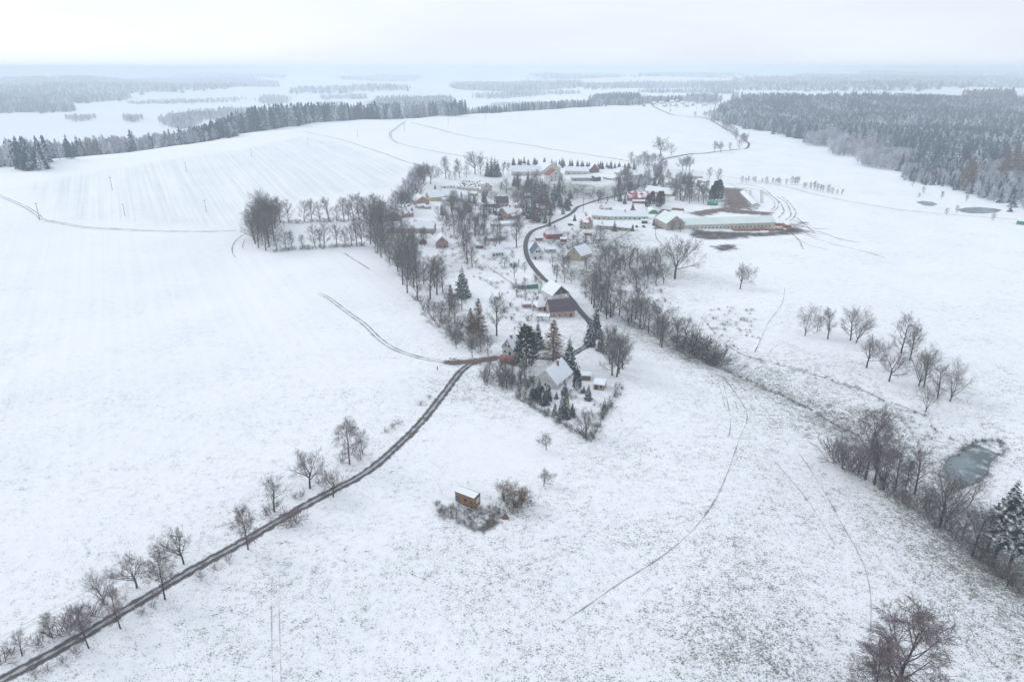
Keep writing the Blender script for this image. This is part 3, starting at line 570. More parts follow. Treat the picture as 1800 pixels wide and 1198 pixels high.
 ((826, 344), (838, 345), 5, 2.6, 1.6, 'p', 'tan', 'snow', 'tan hut below the half timbered house', dict(win=1, chim=0, cat='shed')),
 ((1062, 372), (1076, 370), 8, 3.4, 2.8, 'p', 'cream', 'snow', 'cream house behind the long snow roofed house', dict(win=2)),
 ((836, 437), (850, 437), 5, 2.5, 1.5, 'p', 'brown', 'snow', 'brown garden shed left of the white hipped cottage', dict(win=0, chim=0, cat='shed')),
 ((1786, 394), (1812, 397), 8, 3.0, 1.0, 'p', 'green', 'snow', 'green shed at the right edge near the far pond', dict(win=0, chim=0, cat='shed')),
]
for a, b_, d, wh, rh, rg, wl, rf, lb, kw in HS:
    kw = dict(kw)
    if kw.get('cat') == 'shed': kw.setdefault('name', 'shed'); kw.setdefault('over', .3)
    if kw.get('cat') == 'garage': kw.setdefault('name', 'garage')
    house(a, b_, d, wh, rh, rg, wl, rf, lb, **kw)
# -- far hamlet
FH = [(1058, 177, 'white'), (1117, 184, 'cream'), (1128, 180, 'white'), (1142, 179, 'red'), (1131, 187, 'tan'), (1150, 184, 'cream'), (1166, 183, 'white'), (1168, 188, 'cream'), (1182, 181, 'white'), (1192, 180, 'pink'), (1200, 183, 'white'), (1188, 187, 'white'), (1208, 188, 'cream'), (1218, 186, 'white'), (1240, 186, 'cream'), (1256, 183, 'white'), (1268, 186, 'cream')]
for k, (x, y, c) in enumerate(sorted(FH)):
    w = random.uniform(4.5, 7.5); house((x - w / 2, y), (x + w / 2, y + random.uniform(-.2, .2)), random.uniform(8, 11), 3.6, 4.0, random.choice('pg'), 'white' if c == 'red' else c, 'redsnow' if c in ('red', 'pink') else 'snow', f'{ordinal(k)} snow roofed house from the left in the far hamlet', win=2, chim=0, gwin=0, door=False, side=0, snow='none' if c in ('red', 'pink') else 'both')
FV = [(312, 221, 'cream'), (326, 220, 'white'), (395, 209, 'white'), (404, 208, 'cream'), (447, 206, 'white'), (455, 205, 'cream')]
for k, (x, y, c) in enumerate(FV):
    house((x - 4, y), (x + 4, y), 12, 4.5, 5, 'p', c, 'snow', f'{ordinal(k)} tiny farm building from the left among the groves of the left valley', win=2, chim=0, gwin=0, door=False, side=0)
# -- half round green store hut beside the evergreens
def quonset():
    P = (at(1140, 376) + at(1157, 376)) / 2; r = float(np.hypot(*(at(1140, 376) - at(1157, 376))[:2])) / 2; b_ = B(); L = 14
    root = link('store_hut', None, None, P, 0); tag(root, 'half round green metal store hut beside the dark evergreens', 'hut')
    arc = [(r * math.cos(math.pi * j / 12), r * .85 * math.sin(math.pi * j / 12)) for j in range(13)]
    sh = B()
    for (xa, za), (xb, zb) in zip(arc[:-1], arc[1:]): sh.poly([(xa, 0, za), (xa, L, za), (xb, L, zb), (xb, 0, zb)])
    link('shell', sh.mesh('shell', snowy('hut_shell', (.05, .28, .19), (.04, .2, .14), .52, .2, .4)), root)
    e = B().poly([(x, .02, z) for x, z in arc]); link('end_wall', e.mesh('end_wall', WALLM['green']), root)
quonset()
# -- the wooden tiny house on the plot
def cabin():
    A, Bq = at(800.5, 882), at(835.5, 895.5); v = (Bq - A)[:2]; Lc = float(np.hypot(*v)); rz = math.atan2(v[1], v[0]); D = 2.6; nrm = np.array([-v[1], v[0]]) / Lc
    mid = (A[:2] + Bq[:2]) / 2 + nrm * D / 2; z = float(H(*mid)); r = link('wooden_cabin', None, None, (mid[0], mid[1], z), rz); tag(r, 'orange wooden tiny house on wheels with a snowy roof in the empty plot', 'cabin')
    M_W = plain('larch_cladding', (.40, .22, .095), (.26, .14, .06), 1.2); M_A = plain('anthracite_trim', (.07, .075, .085), None, 1.0, .5)
    h0, h1 = .55, 3.75
    # horizontal cladding boards on the four sides over a dark core
    core = B().box(-Lc / 2 + .04, Lc / 2 - .04, -D / 2 + .04, D / 2 - .04, h0, h1).mesh('body', M_A); link('body', core, r)
    n_ = 13; bh = (h1 - h0 - .1) / n_
    lb = B().box(-Lc / 2, Lc / 2, -D / 2 - .02, -D / 2 + .045, 0, bh - .02).mesh('plank', M_W); sb = B().box(-.02, .045, -D / 2 + .02, D / 2 - .02, 0, bh - .02).mesh('plank', M_W)
    for k in range(n_):
        zz = h0 + .05 + k * bh; link('plank', lb, r, (0, 0, zz)); link('plank', lb, r, (0, D - .025, zz)); link('plank', sb, r, (Lc / 2 - .02, 0, zz)); link('plank', sb, r, (-Lc / 2 - .005, 0, zz))
    ro = link('roof', B().slab([(-Lc / 2 - .12, -D / 2 - .15, h1), (Lc / 2 + .12, -D / 2 - .15, h1), (Lc / 2 + .12, D / 2 + .15, h1 + .35), (-Lc / 2 - .12, D / 2 + .15, h1 + .35)], .14).mesh('roof', M_A), r)
    link('snow_cover', B().slab([(-Lc / 2 - .05, -D / 2 - .12, h1 + .15), (Lc / 2 - .25, -D / 2 - .12, h1 + .15), (Lc / 2 - .25, D / 2 - .1, h1 + .46), (-Lc / 2 - .05, D / 2 - .1, h1 + .46)], .10).mesh('snow_cover', M_SNOW), ro)
    for x, w_, z0, z1, nm in ((-Lc * .36, .62, .75, 2.7, 'door'), (.1, .42, 1.65, 2.75, 'window'), (Lc * .33, .28, 1.75, 2.3, 'window')):
        f = link(nm, B().box(x - w_, x + w_, -D / 2 - .06, -D / 2 + .02, z0, z1).mesh(nm, M_A), r); link('pane', B().box(x - w_ + .1, x + w_ - .1, -D / 2 - .075, -D / 2 - .05, z0 + .1, z1 - .1).mesh('pane', plain('blue_glass', (.12, .20, .32), (.06, .1, .16), 1, .12) if nm == 'door' else M_GLASS), f)
    f = link('window', B().box(Lc / 2, Lc / 2 + .06, -.75, .75, 1.9, 3.3).mesh('window', M_WHITE), r); link('pane', B().box(Lc / 2 + .05, Lc / 2 + .075, -.6, .6, 2.05, 3.15).mesh('pane', plain('pale_glass', (.5, .55, .6), (.4, .45, .5), 1, .1)), f)
    wh = B()
    ring = [(.33 * math.cos(6.283 * j / 14), .33 * math.sin(6.283 * j / 14)) for j in range(14)]
    for s, y in ((0, -.1), (1, .1)): wh.poly([(a, y, b_) for a, b_ in (ring if s == 0 else ring[::-1])])
    for (a, b_), (c, d) in zip(ring, ring[1:] + ring[:1]): wh.poly([(a, -.1, b_), (a, .1, b_), (c, .1, d), (c, -.1, d)])
    wm = wh.mesh('wheel', plain('rubber', (.03, .03, .03), None, 1, .8))
    for x in (-.5, .5):
        for y in (-D / 2 + .15, D / 2 - .15): link('wheel', wm, r, (x, y, .34))
    link('step', B().box(-Lc * .36 - .6, -Lc * .36 + .6, -D / 2 - .9, -D / 2 - .1, .1, .3).mesh('step', M_SNOW), r)
    link('drawbar', B().tube([Vector((-Lc / 2, -.4, .45)), Vector((-Lc / 2 - 1.1, 0, .45)), Vector((-Lc / 2, .4, .45))], .05, .05, 5).mesh('drawbar', M_A), r)
cabin()
P = at(888, 910); hp = B(); k_ = 9                                            # brown heap of brushwood below the thicket
for j in range(k_): 
    a0, a1 = 6.283 * j / k_, 6.283 * (j + 1) / k_; hp.poly([(1.25 * math.cos(a0), 1.0 * math.sin(a0), -.1), (1.25 * math.cos(a1), 1.0 * math.sin(a1), -.1), (.5 * math.cos(a1), .4 * math.sin(a1), 1.1), (.5 * math.cos(a0), .4 * math.sin(a0), 1.1)]); hp.poly([(.5 * math.cos(a0), .4 * math.sin(a0), 1.1), (.5 * math.cos(a1), .4 * math.sin(a1), 1.1), (.05, 0, 1.9)])
tag(link('compost_heap', hp.mesh('compost_heap', plain('brown_heap', (.22, .13, .10), (.12, .08, .07), 2.0)), None, P), 'pointed reddish brown heap below the brownish thicket', 'heap')
# -- vehicles
def car(px, py, ang, paint, label, wagon=True):
    P = at(px, py); r = link('parked_car', None, None, P, ang); tag(r, label, 'car')
    prof = [(-2.2, .35), (-2.2, .95), (-2.0, 1.05), (-1.75, 1.42), (-1.2, 1.5), (.35, 1.48), (1.05, .98), (1.95, .85), (2.2, .65), (2.2, .35)]
    b_ = B(); K = len(prof)
    for s in (-1, 1): b_.V += [(x, s * (.88 if z < 1.0 else .70), z) for x, z in prof]
    b_.F = [tuple(range(K)), tuple(reversed(range(K, 2 * K)))] + [(j, j + K, (j + 1) % K + K, (j + 1) % K) for j in range(K)]
    link('body', b_.mesh('body', paint), r)
    gl = B()
    for s in (-1, 1): q = [(-1.65, s * .80, 1.06), (.75, s * .80, 1.06), (.30, s * .735, 1.40), (-1.45, s * .735, 1.40)]; gl.poly(q if s < 0 else q[::-1])
    gl.poly([(.98, -.72, 1.06), (.98, .72, 1.06), (.45, .66, 1.43), (.45, -.66, 1.43)]); gl.poly([(-1.99, .72, 1.1), (-1.99, -.72, 1.1), (-1.8, -.66, 1.40), (-1.8, .66, 1.40)]); link('window', gl.mesh('window', M_GLASS), r)
    ring = [(.32 * math.cos(6.283 * j / 12), .32 * math.sin(6.283 * j / 12)) for j in range(12)]; wb = B(); wb.poly([(a, -.1, c) for a, c in ring]); wb.poly([(a, .1, c) for a, c in ring[::-1]])
    for (a, c), (d, e) in zip(ring, ring[1:] + ring[:1]): wb.poly([(a, -.1, c), (a, .1, c), (d, .1, e), (d, -.1, e)])
    wm = wb.mesh('wheel', plain('rubber', (.03, .03, .03), None, 1, .8))
    for x in (-1.35, 1.4):
        for y in (-.82, .82): link('wheel', wm, r, (x, y, .32))
    lm = B().box(-.03, .03, -.18, .18, -.08, .08).mesh('headlight', M_WHITE)
    for y in (-.6, .6): link('headlight', lm, r, (2.2, y, .72))
M_CARW = plain('car_white', (.75, .77, .78), (.7, .72, .73), .5, .3); M_CARB = plain('car_blue', (.05, .10, .17), (.04, .08, .14), .5, .3); M_CARD = plain('car_dark', (.05, .05, .06), None, .5, .3)
car(794, 634, math.radians(184), M_CARW, 'white estate car parked at the muddy junction')
car(1003, 396, math.radians(10), M_CARB, 'dark blue car parked beside the tan two storey house')
car(1119, 399, math.radians(85), M_CARD, 'dark car, left of two parked below the mint green house')
car(1131, 399, math.radians(95), M_CARD, 'dark car, right of two parked below the mint green house')
car(948, 563, math.radians(30), M_CARW, 'snow covered car by the shelter left of the pink house')
# -- the walker in the meadow
def person():
    P = at(769, 651); r = link('person', None, None, P, .4); tag(r, 'person in dark clothes standing in the snow near the white car', 'person')
    Vv = [(0, 0, .92), (0, 0, 1.15), (0, 0, 1.40), (0, 0, 1.52), (0, .02, 1.66), (.10, 0, .88), (.12, .03, .50), (.13, -.02, .08), (.14, .12, .04), (-.10, 0, .88), (-.12, .0, .50), (-.13, -.06, .08), (-.14, .08, .04), (.20, 0, 1.40), (.27, -.02, 1.14), (.26, .14, .95), (-.20, 0, 1.40), (-.27, -.02, 1.14), (-.26, .10, .90)]
    Ee = [(0, 1), (1, 2), (2, 3), (3, 4), (0, 5), (5, 6), (6, 7), (7, 8), (0, 9), (9, 10), (10, 11), (11, 12), (2, 13), (13, 14), (14, 15), (2, 16), (16, 17), (17, 18)]
    R_ = [.17, .17, .19, .07, .11, .11, .085, .06, .05, .11, .085, .06, .05, .09, .065, .05, .09, .065, .05]
    me = bpy.data.meshes.new('body'); me.from_pydata(Vv, Ee, []); me.materials.append(plain('dark_clothes', (.045, .05, .06), (.03, .03, .035), 4)); o = link('body', me, r)
    o.modifiers.new('skin', 'SKIN'); o.modifiers.new('sub', 'SUBSURF').levels = 1
    for k, q in enumerate(R_): me.skin_vertices[0].data[k].radius = (q, q * .85)
    me.skin_vertices[0].data[0].use_root = True
    hd = B(); hd.tube([Vector((0, .02, 1.52 + .27 * j / 6)) for j in range(7)], .1, .1, 8)
    for j in range(7):
        f = .35 + .65 * math.sin(math.pi * (.12 + .80 * j / 6))
        for q in range(8): v = hd.V[j * 8 + q]; hd.V[j * 8 + q] = (v[0] * f, .02 + (v[1] - .02) * f, v[2])
    link('hood', hd.mesh('hood', plain('dark_hood', (.06, .05, .05))), r)
person()
# -- poles
POLE = B().tube([Vector((0, 0, -.5)), Vector((0, 0, 9))], .17, .11, 6).mesh('pole_shaft', plain('pole_wood', (.16, .13, .11), None, 2)); ARM = B().box(-1.0, 1.0, -.07, .07, 8.35, 8.5).mesh('crossarm', M_DARKW); INS = B().tube([Vector((0, 0, 8.5)), Vector((0, 0, 8.8))], .06, .04, 5).mesh('insulator', M_WHITE)
PL = [(70, 386, 32), (198, 335, 24), (220, 380, 22), (328, 303, 17), (363, 373, 22), (443, 276, 16), (542, 256, 14), (629, 242, 14), (711, 231, 15), (788, 221, 15), (853, 213, 16), (914, 205, 9), (1038, 197, 10), (1026, 179, 12), (863, 350, 26), (878, 407, 24), (946, 535, 26), (1003, 342, 22), (1006, 448, 22), (1025, 372, 28)]
for k, (x, y, h) in enumerate(sorted(PL)):
    Pp = at(x, y); s = metres(Pp, h) / 9.0; s = min(max(s, .7), 1.4)
    o = link('utility_pole', None, None, Pp, random.uniform(-.4, .4), s); tag(o, f'{ordinal(k)} slim wooden utility pole from the left', 'pole', 'utility poles'); link('pole_shaft', POLE, o); link('crossarm', ARM, o)
    for q in (-.85, 0, .85): link('insulator', INS, o, (q, 0, 0))
# -- fences
def fence(px, label, hh=1.3, gap=2.6, mat=None, name='fence', rails=3):
    C = path_pts(px, 1.0); L = np.concatenate([[0], np.cumsum(np.linalg.norm(np.diff(C, axis=0), axis=1))]); n_ = int(L[-1] / gap) + 1; t = np.linspace(0, L[-1], n_)
    X, Y = np.interp(t, L, C[:, 0]), np.interp(t, L, C[:, 1]); Z = H(X, Y); mat = mat or M_DARKW; o0 = np.array([X[0], Y[0], Z[0]])
    r = link(name, None, None, o0); tag(r, label, 'fence'); pm = B().box(-.06, .06, -.06, .06, -.3, hh).mesh('post', mat)
    for k in range(n_): link('post', pm, r, (X[k] - X[0], Y[k] - Y[0], Z[k] - Z[0]))
    for q in range(rails):
        b_ = B(); z = hh * (q + .6) / rails
        for k in range(n_ - 1):
            p0, p1 = np.array([X[k], Y[k], Z[k] + z]) - o0, np.array([X[k + 1], Y[k + 1], Z[k + 1] + z]) - o0; i = len(b_.V)
            b_.V += [(*p0[:2], p0[2] - .05), (*p1[:2], p1[2] - .05), (*p1[:2], p1[2] + .05), (*p0[:2], p0[2] + .05)]; b_.F.append((i, i + 1, i + 2, i + 3))
        link('rail', b_.mesh('rail', mat), r)
fence([(1090, 676), (1078, 700), (1066, 722), (1052, 752), (1040, 777)], 'dark garden fence along the right side of the fenced garden')
fence([(1038, 776), (1000, 752), (960, 728), (912, 703)], 'low garden fence along the lower side of the fenced garden', .9)
fence([(912, 703), (925, 682), (934, 668)], 'short garden fence at the left corner of the fenced garden', .9)
fence([(1152, 400), (1153, 418), (1162, 430), (1174, 442)], 'dark fence running down from the stone barn head', 1.6, 3)
fence([(1054, 428), (1064, 442), (1078, 458), (1090, 470)], 'thin fence in the hollow below the tan stable', 1.2, 3)
fence([(858, 471), (872, 480), (888, 491), (900, 500)], 'dark fence crossing the snowy meadow below the cottages', 1.2, 3)
fence([(862, 438), (900, 438), (918, 434)], 'dark hedge like fence above the white hipped cottage', 1.3, 3)
fence([(1068, 432), (1108, 407)], 'thin wire fence below the tan stable', 1.1, 4)
fence([(1000, 328), (1040, 328), (1042, 334), (1010, 336)], 'low wall like fence of the upper farm yard', 1.5, 3)
fence([(910, 290), (960, 292)], 'fence behind the tall cream barn', 1.2, 5)
fence([(935, 425), (975, 426), (1020, 428), (1050, 430)], 'dark fence below the red house', 1.2, 3)
# -- clipped hedges
def hedge(px, hh, w, label):
    C = path_pts(px, .5); b_ = B(); rr = random.Random(5); o0 = at(*px[0]); Zs = H(C[:, 0], C[:, 1])
    for (x, y), z in zip(C, Zs):
        for _ in range(10):
            q = Vector((x + rr.gauss(0, w * .4) - o0[0], y + rr.gauss(0, w * .4) - o0[1], z + hh * rr.random() - o0[2])); blade(b_, q, q + (rv(rr) + Vector((0, 0, .6))).normalized() * .7, .5, rr)
    tag(link('hedge', b_.mesh('hedge', M_NEEDLEB), None, o0), label, 'hedge')
hedge([(812, 368), (840, 368), (870, 367)], 2.4, 1.6, 'dark clipped hedge below the half timbered house')
hedge([(834, 469), (842, 470), (854, 469)], 2.6, 3.0, 'rounded grey green shrub bed below the white hipped cottage')
hedge([(1040, 356), (1062, 352), (1085, 350)], 2.0, 4.0, 'bushy snow flecked bank above the mint green house')
hedge([(1092, 300), (1120, 302), (1150, 304)], 2.6, 4.0, 'dark evergreen hedge behind the white two storey house')
hedge([(815, 412), (840, 414), (862, 412)], 1.6, 2.0, 'straggly dark hedge above the low salmon house')
hedge([(905, 326), (935, 330), (960, 326)], 1.8, 3.0, 'evergreen hedge below the long cream barn')
hedge([(1000, 331), (1030, 330)], 2.0, 3.0, 'evergreen hedge before the stone stable')
hedge([(1020, 388), (1034, 384)], 1.6, 2.0, 'short hedge beside the tan two storey house')
hedge([(985, 430), (1010, 431), (1040, 430)], 1.4, 1.6, 'garden hedge between the red house and the tan barn')
hedge([(930, 515), (955, 516), (968, 520)], 1.2, 1.6, 'low hedge below the bright green shed')
hedge([(770, 338), (785, 337), (798, 336)], 1.6, 1.2, 'low dark hedge above the yellow farmhouse')
# -- farmyard clutter
def stack(px, py, nx, nz, ang, c, label, name='log_pile', L=3.5, cat='log pile'):
    P = at(px, py); r = link(name, None, None, P, ang); tag(r, label, cat); m = plain('log_' + str(c), c, tuple(v * .6 for v in c), 1.2)
    lg = B().tube([Vector((0, -L / 2, 0)), Vector((0, L / 2, 0))], .3, .28, 7); i = len(lg.V); lg.F += [tuple(reversed(range(7))), tuple(range(7, 14))]; me = lg.mesh('log', m)
    for z in range(nz):
        for x in range(nx - z): link('log', me, r, ((x - (nx - z) / 2) * .58, random.gauss(0, .12), .26 + z * .5))
for k, (x, y, nx, c) in enumerate(((1188, 369, 12, (.33, .2, .1)), (1198, 370, 9, (.3, .19, .1)), (1294, 405, 10, (.40, .22, .12)), (1306, 405, 10, (.36, .16, .10)), (1318, 405, 8, (.42, .25, .15)), (1330, 405, 10, (.34, .14, .09)), (1343, 404, 9, (.40, .21, .11)), (1356, 405, 9, (.37, .18, .1)), (1372, 396, 14, (.42, .16, .09)), (1384, 399, 12, (.38, .14, .08)), (1370, 404, 12, (.40, .22, .12)), (1390, 404, 9, (.3, .14, .1)))):
    stack(x, y, nx, 3, random.uniform(-.2, .2), c, f'{ordinal(k)} orange brown timber pile from the left in the barn yard', L=4)  # log stacks; those by the long barn stand in for rusty boxes, wagons, machinery
HUT = B(); HUT.V = [(-.6, -.8, 0), (.6, -.8, 0), (.6, .8, 0), (-.6, .8, 0), (-.5, -.75, 1.0), (.5, -.75, 1.0), (.5, .75, 1.0), (-.5, .75, 1.0), (-.2, -.72, 1.35), (.2, -.72, 1.35), (.2, .72, 1.35), (-.2, .72, 1.35)]
HUT.F = [(0, 1, 5, 4), (1, 2, 6, 5), (2, 3, 7, 6), (3, 0, 4, 7), (4, 5, 9, 8), (5, 6, 10, 9), (6, 7, 11, 10), (7, 4, 8, 11), (8, 9, 10, 11)]
hm = HUT.mesh('calf_hutch', M_WHITE); dm = B().box(-.35, .35, -.83, -.80, .05, .95).mesh('opening', M_DARKW)
kk = 0
for s, x0 in ((0, 1318.5), (1, 1338.5)):
    for j in range(7):
        y = 357 - j * 3.3; x = x0 + (1 if s else -1) * (.4 * (7 - j) * .3)
        o = link('calf_hutch', hm, None, at(x, y), math.radians(90 if s == 0 else -90), 1.5); tag(o, f'{ordinal(j)} white calf hutch from the front on the {"right" if s else "left"} of the feeding hall', 'hutch', 'calf hutches'); link('opening', dm, o)
# -- open shelter with posts left of the pink house
P0, P1 = at(944, 562.5), at(966, 564.5); v = (P1 - P0)[:2]; Lw = float(np.hypot(*v)); r = link('open_shelter', None, None, (P0 + P1) / 2, math.atan2(v[1], v[0])); tag(r, 'open shelter with a flat snowy roof left of the pink house', 'shelter')
pm = B().box(-.07, .07, -.07, .07, -.3, 2.2).mesh('post', M_DARKW)
for x in (-Lw / 2 + .2, Lw / 2 - .2):
    for y in (0, 3.0): link('post', pm, r, (x, y, 0))
ro = link('roof', B().slab([(-Lw / 2, -.3, 2.2), (Lw / 2, -.3, 2.2), (Lw / 2, 3.3, 2.45), (-Lw / 2, 3.3, 2.45)], .12).mesh('roof', M_DARKW), r); link('snow_cover', B().slab([(-Lw / 2, -.28, 2.325), (Lw / 2, -.28, 2.325), (Lw / 2, 3.28, 2.575), (-Lw / 2, 3.28, 2.575)], .15).mesh('snow_cover', M_SNOW), ro)
# ------------------------------------------------------------------ tree builders
def strip(bb, pts, w, r):
    d = pts[-1] - pts[0]; s = d.cross(rv(r)).normalized() * (w * 0.5); i = len(bb.V); K = len(pts)
    for k, p in enumerate(pts): f = 1 - 0.6 * k / (K - 1); bb.V += [tuple(p - s * f), tuple(p + s * f)]
    for k in range(K - 1): a = i + 2 * k; bb.F.append((a, a + 1, a + 3, a + 2))
def bare(seed, style='oval', Ht=12.0, fine=6, wid=1.0):
    r = random.Random(seed); T, C = B(), B()
    cfg = dict(oval=(0.80, 14, 0.15, 0.38, (66, 24)), broad=(0.42, 10, 0.55, 0.46, (66, 18)), birch=(0.93, 18, 0.20, 0.33, (55, 26)), tall=(0.90, 16, 0.24, 0.33, (50, 20)), vase=(0.22, 7, 0.5, 0.72, (36, 12)))[style]
    def seg(p, d, L, n, wob, up):
        pts = [p]
        for _ in range(n):
            d = (d + rv(r, wob) + Vector((0, 0, up))).normalized(); p = p + d * (L / n); pts.append(p)
        return pts, d
    def twig(p, d, L):
        pts, d2 = seg(p, d, L, 2, 0.16, -0.10 if style == 'birch' else 0.06)
        strip(C, pts, 0.042 * wid, r)
        for _ in range(fine):
            t = r.uniform(0.25, 1.0); q = pts[0].lerp(pts[2], t); e = tilt(r, d2, r.uniform(0.4, 0.95))
            if style == 'birch': e = (e + Vector((0, 0, -0.35))).normalized()
            blade(C, q, q + e * L * r.uniform(0.45, 0.85), 0.036 * wid, r)
    def branch(p, d, L, rad):
        pts, d2 = seg(p, d, L, 3, 0.14, 0.08); C.tube(pts, rad, rad * 0.4, 3)
        for k in range(7):
            t = 0.2 + 0.8 * (k + r.random()) / 7; i = min(int(t * 3), 2); q = pts[i].lerp(pts[i + 1], t * 3 - i)
            twig(q, tilt(r, (pts[i + 1] - pts[i]).normalized(), r.uniform(0.45, 0.95)), L * r.uniform(0.45, 0.72))
        twig(pts[-1], d2, L * 0.45)
    def limb(p, d, L, rad):
        pts, d2 = seg(p, d, L, 4, 0.10, 0.10); T.tube(pts, rad, rad * 0.3, 4)
        for k in range(6):
            t = 0.22 + 0.76 * (k + r.random()) / 6; i = min(int(t * 4), 3); q = pts[i].lerp(pts[i + 1], t * 4 - i)
            branch(q, tilt(r, (pts[i + 1] - pts[i]).normalized(), r.uniform(0.5, 0.95)), L * r.uniform(0.38, 0.55) * (1.1 - 0.4 * t), rad * 0.35)
        branch(pts[-1], d2, L * 0.38, rad * 0.3)
    tl, nl, t0, ll, (a0, a1) = cfg; rt = 0.020 * Ht * (0.75 if style in ('birch',) else 1.0)
    pts, d = seg(Vector((0, 0, -0.4)), Vector((0, 0, 1)), tl * Ht + 0.4, 5, 0.045, 0.05)
    T.tube(pts, rt * 1.25, rt * (0.75 if style in ('broad', 'vase') else 0.25), 6)
    for k in range(nl):
        f = (k + 0.5 * r.random()) / nl; t = t0 + (1 - t0) * f; i = min(int(t * 5), 4); q = pts[i].lerp(pts[i + 1], t * 5 - i)
        env = (0.55 + 0.9 * math.sin(math.pi * (0.15 + 0.75 * f))) / 1.4 if style not in ('broad', 'vase') else 1.0
        limb(q, tilt(r, (pts[i + 1] - pts[i]).normalized(), math.radians(a0 + (a1 - a0) * f + r.gauss(0, 6)), k * 2.4 + r.gauss(0, .3)), ll * Ht * env * r.uniform(0.85, 1.1), rt * (0.55 if style in ('broad', 'vase') else 0.40) * (1.1 - 0.5 * f))
    zm = max(v[2] for v in C.V + T.V)
    for X in (T, C): X.V = [(v[0] * Ht / zm, v[1] * Ht / zm, v[2] * Ht / zm) for v in X.V]
    return T, C
def bush(seed, Ht=2.5, n=14, spread=0.6):
    r = random.Random(seed); C = B()
    for k in range(n):
        p = Vector((r.gauss(0, .25), r.gauss(0, .25), -0.1)); d = tilt(r, Vector((0, 0, 1)), abs(r.gauss(0, spread)) + 0.08)
        pts = [p]
        for _ in range(3): d = (d + rv(r, .14) + Vector((0, 0, .05))).normalized(); p = p + d * Ht * r.uniform(.25, .38); pts.append(p)
        C.tube(pts, 0.035, 0.015, 3)
        for j in range(7):
            t = r.uniform(.25, 1); i = min(int(t * 3), 2); q = pts[i].lerp(pts[i + 1], t * 3 - i); e = tilt(r, d, r.uniform(.3, .9))
            q2 = q + e * Ht * r.uniform(.2, .38); strip(C, [q, q.lerp(q2, .5), q2], 0.045, r)
            for _ in range(3): q3 = q.lerp(q2, r.uniform(.3, 1)); blade(C, q3, q3 + tilt(r, e, r.uniform(.3, .9)) * Ht * r.uniform(.1, .2), 0.04, r)
    return C
def spruce(seed, Ht=14.0, rad=0.20, whorls=20, nb=9, bare_low=0.05, droop=0.35):
    r = random.Random(seed); T, C = B(), B()
    T.tube([Vector((0, 0, -.4)), Vector((r.gauss(0, .05), 0, Ht * .5)), Vector((0, 0, Ht))], Ht * 0.017, 0.02, 6)
    for k in range(whorls):
        f = (k + 0.3 * r.random()) / whorls; z = Ht * (bare_low + (0.985 - bare_low) * f)
        R = Ht * rad * ((1 - f) ** 0.85) * r.uniform(.85, 1.12) + 0.12; az0 = r.uniform(0, 6.28)
        nn = max(5, int(nb * (1.1 - 0.45 * f)))
        for j in range(nn):
            az = az0 + 6.283 * j / nn + r.gauss(0, .12); L = R * r.uniform(.72, 1.15)
            o = Vector((math.cos(az), math.sin(az), 0)); s = Vector((-o.y, o.x, 0)); dr = droop * r.uniform(.7, 1.3)
            z0 = z + r.gauss(0, .12); w = L * r.uniform(.26, .40)
            c = [Vector((0, 0, z0)), o * L * .5 + Vector((0, 0, z0 - L * dr * .35)), o * L * .85 + Vector((0, 0, z0 - L * dr * .85)), o * L + Vector((0, 0, z0 - L * dr * .80))]
            i = len(C.V); dz = Vector((0, 0, -w * .55))
            C.V += [tuple(v) for v in (c[0], c[1], c[2], c[3], c[1] + s * w + dz, c[2] + s * w * .8 + dz, c[1] - s * w + dz, c[2] - s * w * .8 + dz)]
            C.F += [(i, i + 1, i + 4), (i + 1, i + 2, i + 5), (i + 1, i + 5, i + 4), (i + 2, i + 3, i + 5), (i, i + 6, i + 1), (i + 1, i + 7, i + 2), (i + 1, i + 6, i + 7), (i + 2, i + 7, i + 3)]
            for _ in range(5):                            # ragged side sprays
                t = r.uniform(.3, 1); q = c[0].lerp(c[3], t); q = Vector((q.x, q.y, c[0].z + (c[3].z - c[0].z) * t)); e = (o * r.uniform(.3, 1) + s * r.choice((-1, 1)) * r.uniform(.4, 1) + Vector((0, 0, r.uniform(-.5, .1)))).normalized()
                q2 = q + e * L * r.uniform(.22, .42); i2 = len(C.V); w2 = L * .07
                C.V += [tuple(q - o * w2), tuple(q + o * w2), tuple(q2)]; C.F.append((i2, i2 + 1, i2 + 2))
    return T, C
def larch(seed, Ht=16.0, rad=0.28):
    r = random.Random(seed); T, C = B(), B()
    T.tube([Vector((0, 0, -.4)), Vector((.05, 0, Ht * .5)), Vector((0, 0, Ht))], Ht * 0.016, 0.02, 6)
    for k in range(34):
        f = (k + r.random()) / 34; z = Ht * (0.10 + 0.88 * f); R = Ht * rad * (1 - f) ** .75 * r.uniform(.8, 1.15) + .2
        for j in range(6):
            az = r.uniform(0, 6.283); o = Vector((math.cos(az), math.sin(az), 0)); L = R * r.uniform(.7, 1.1)
            pts = [Vector((0, 0, z)), o * L * .5 + Vector((0, 0, z - L * .12)), o * L + Vector((0, 0, z - L * .10))]
            C.tube(pts, .05, .02, 3)
            for _ in range(26):
                t = r.uniform(.15, 1); q = pts[0].lerp(pts[1], t * 2) if t < .5 else pts[1].lerp(pts[2], t * 2 - 1)
                e = (o * r.uniform(0, 1) + rv(r, .6) + Vector((0, 0, -.3))).normalized(); blade(C, q, q + e * r.uniform(.35, .9) * (0.5 + L * .25), .10, r)
    return T, C
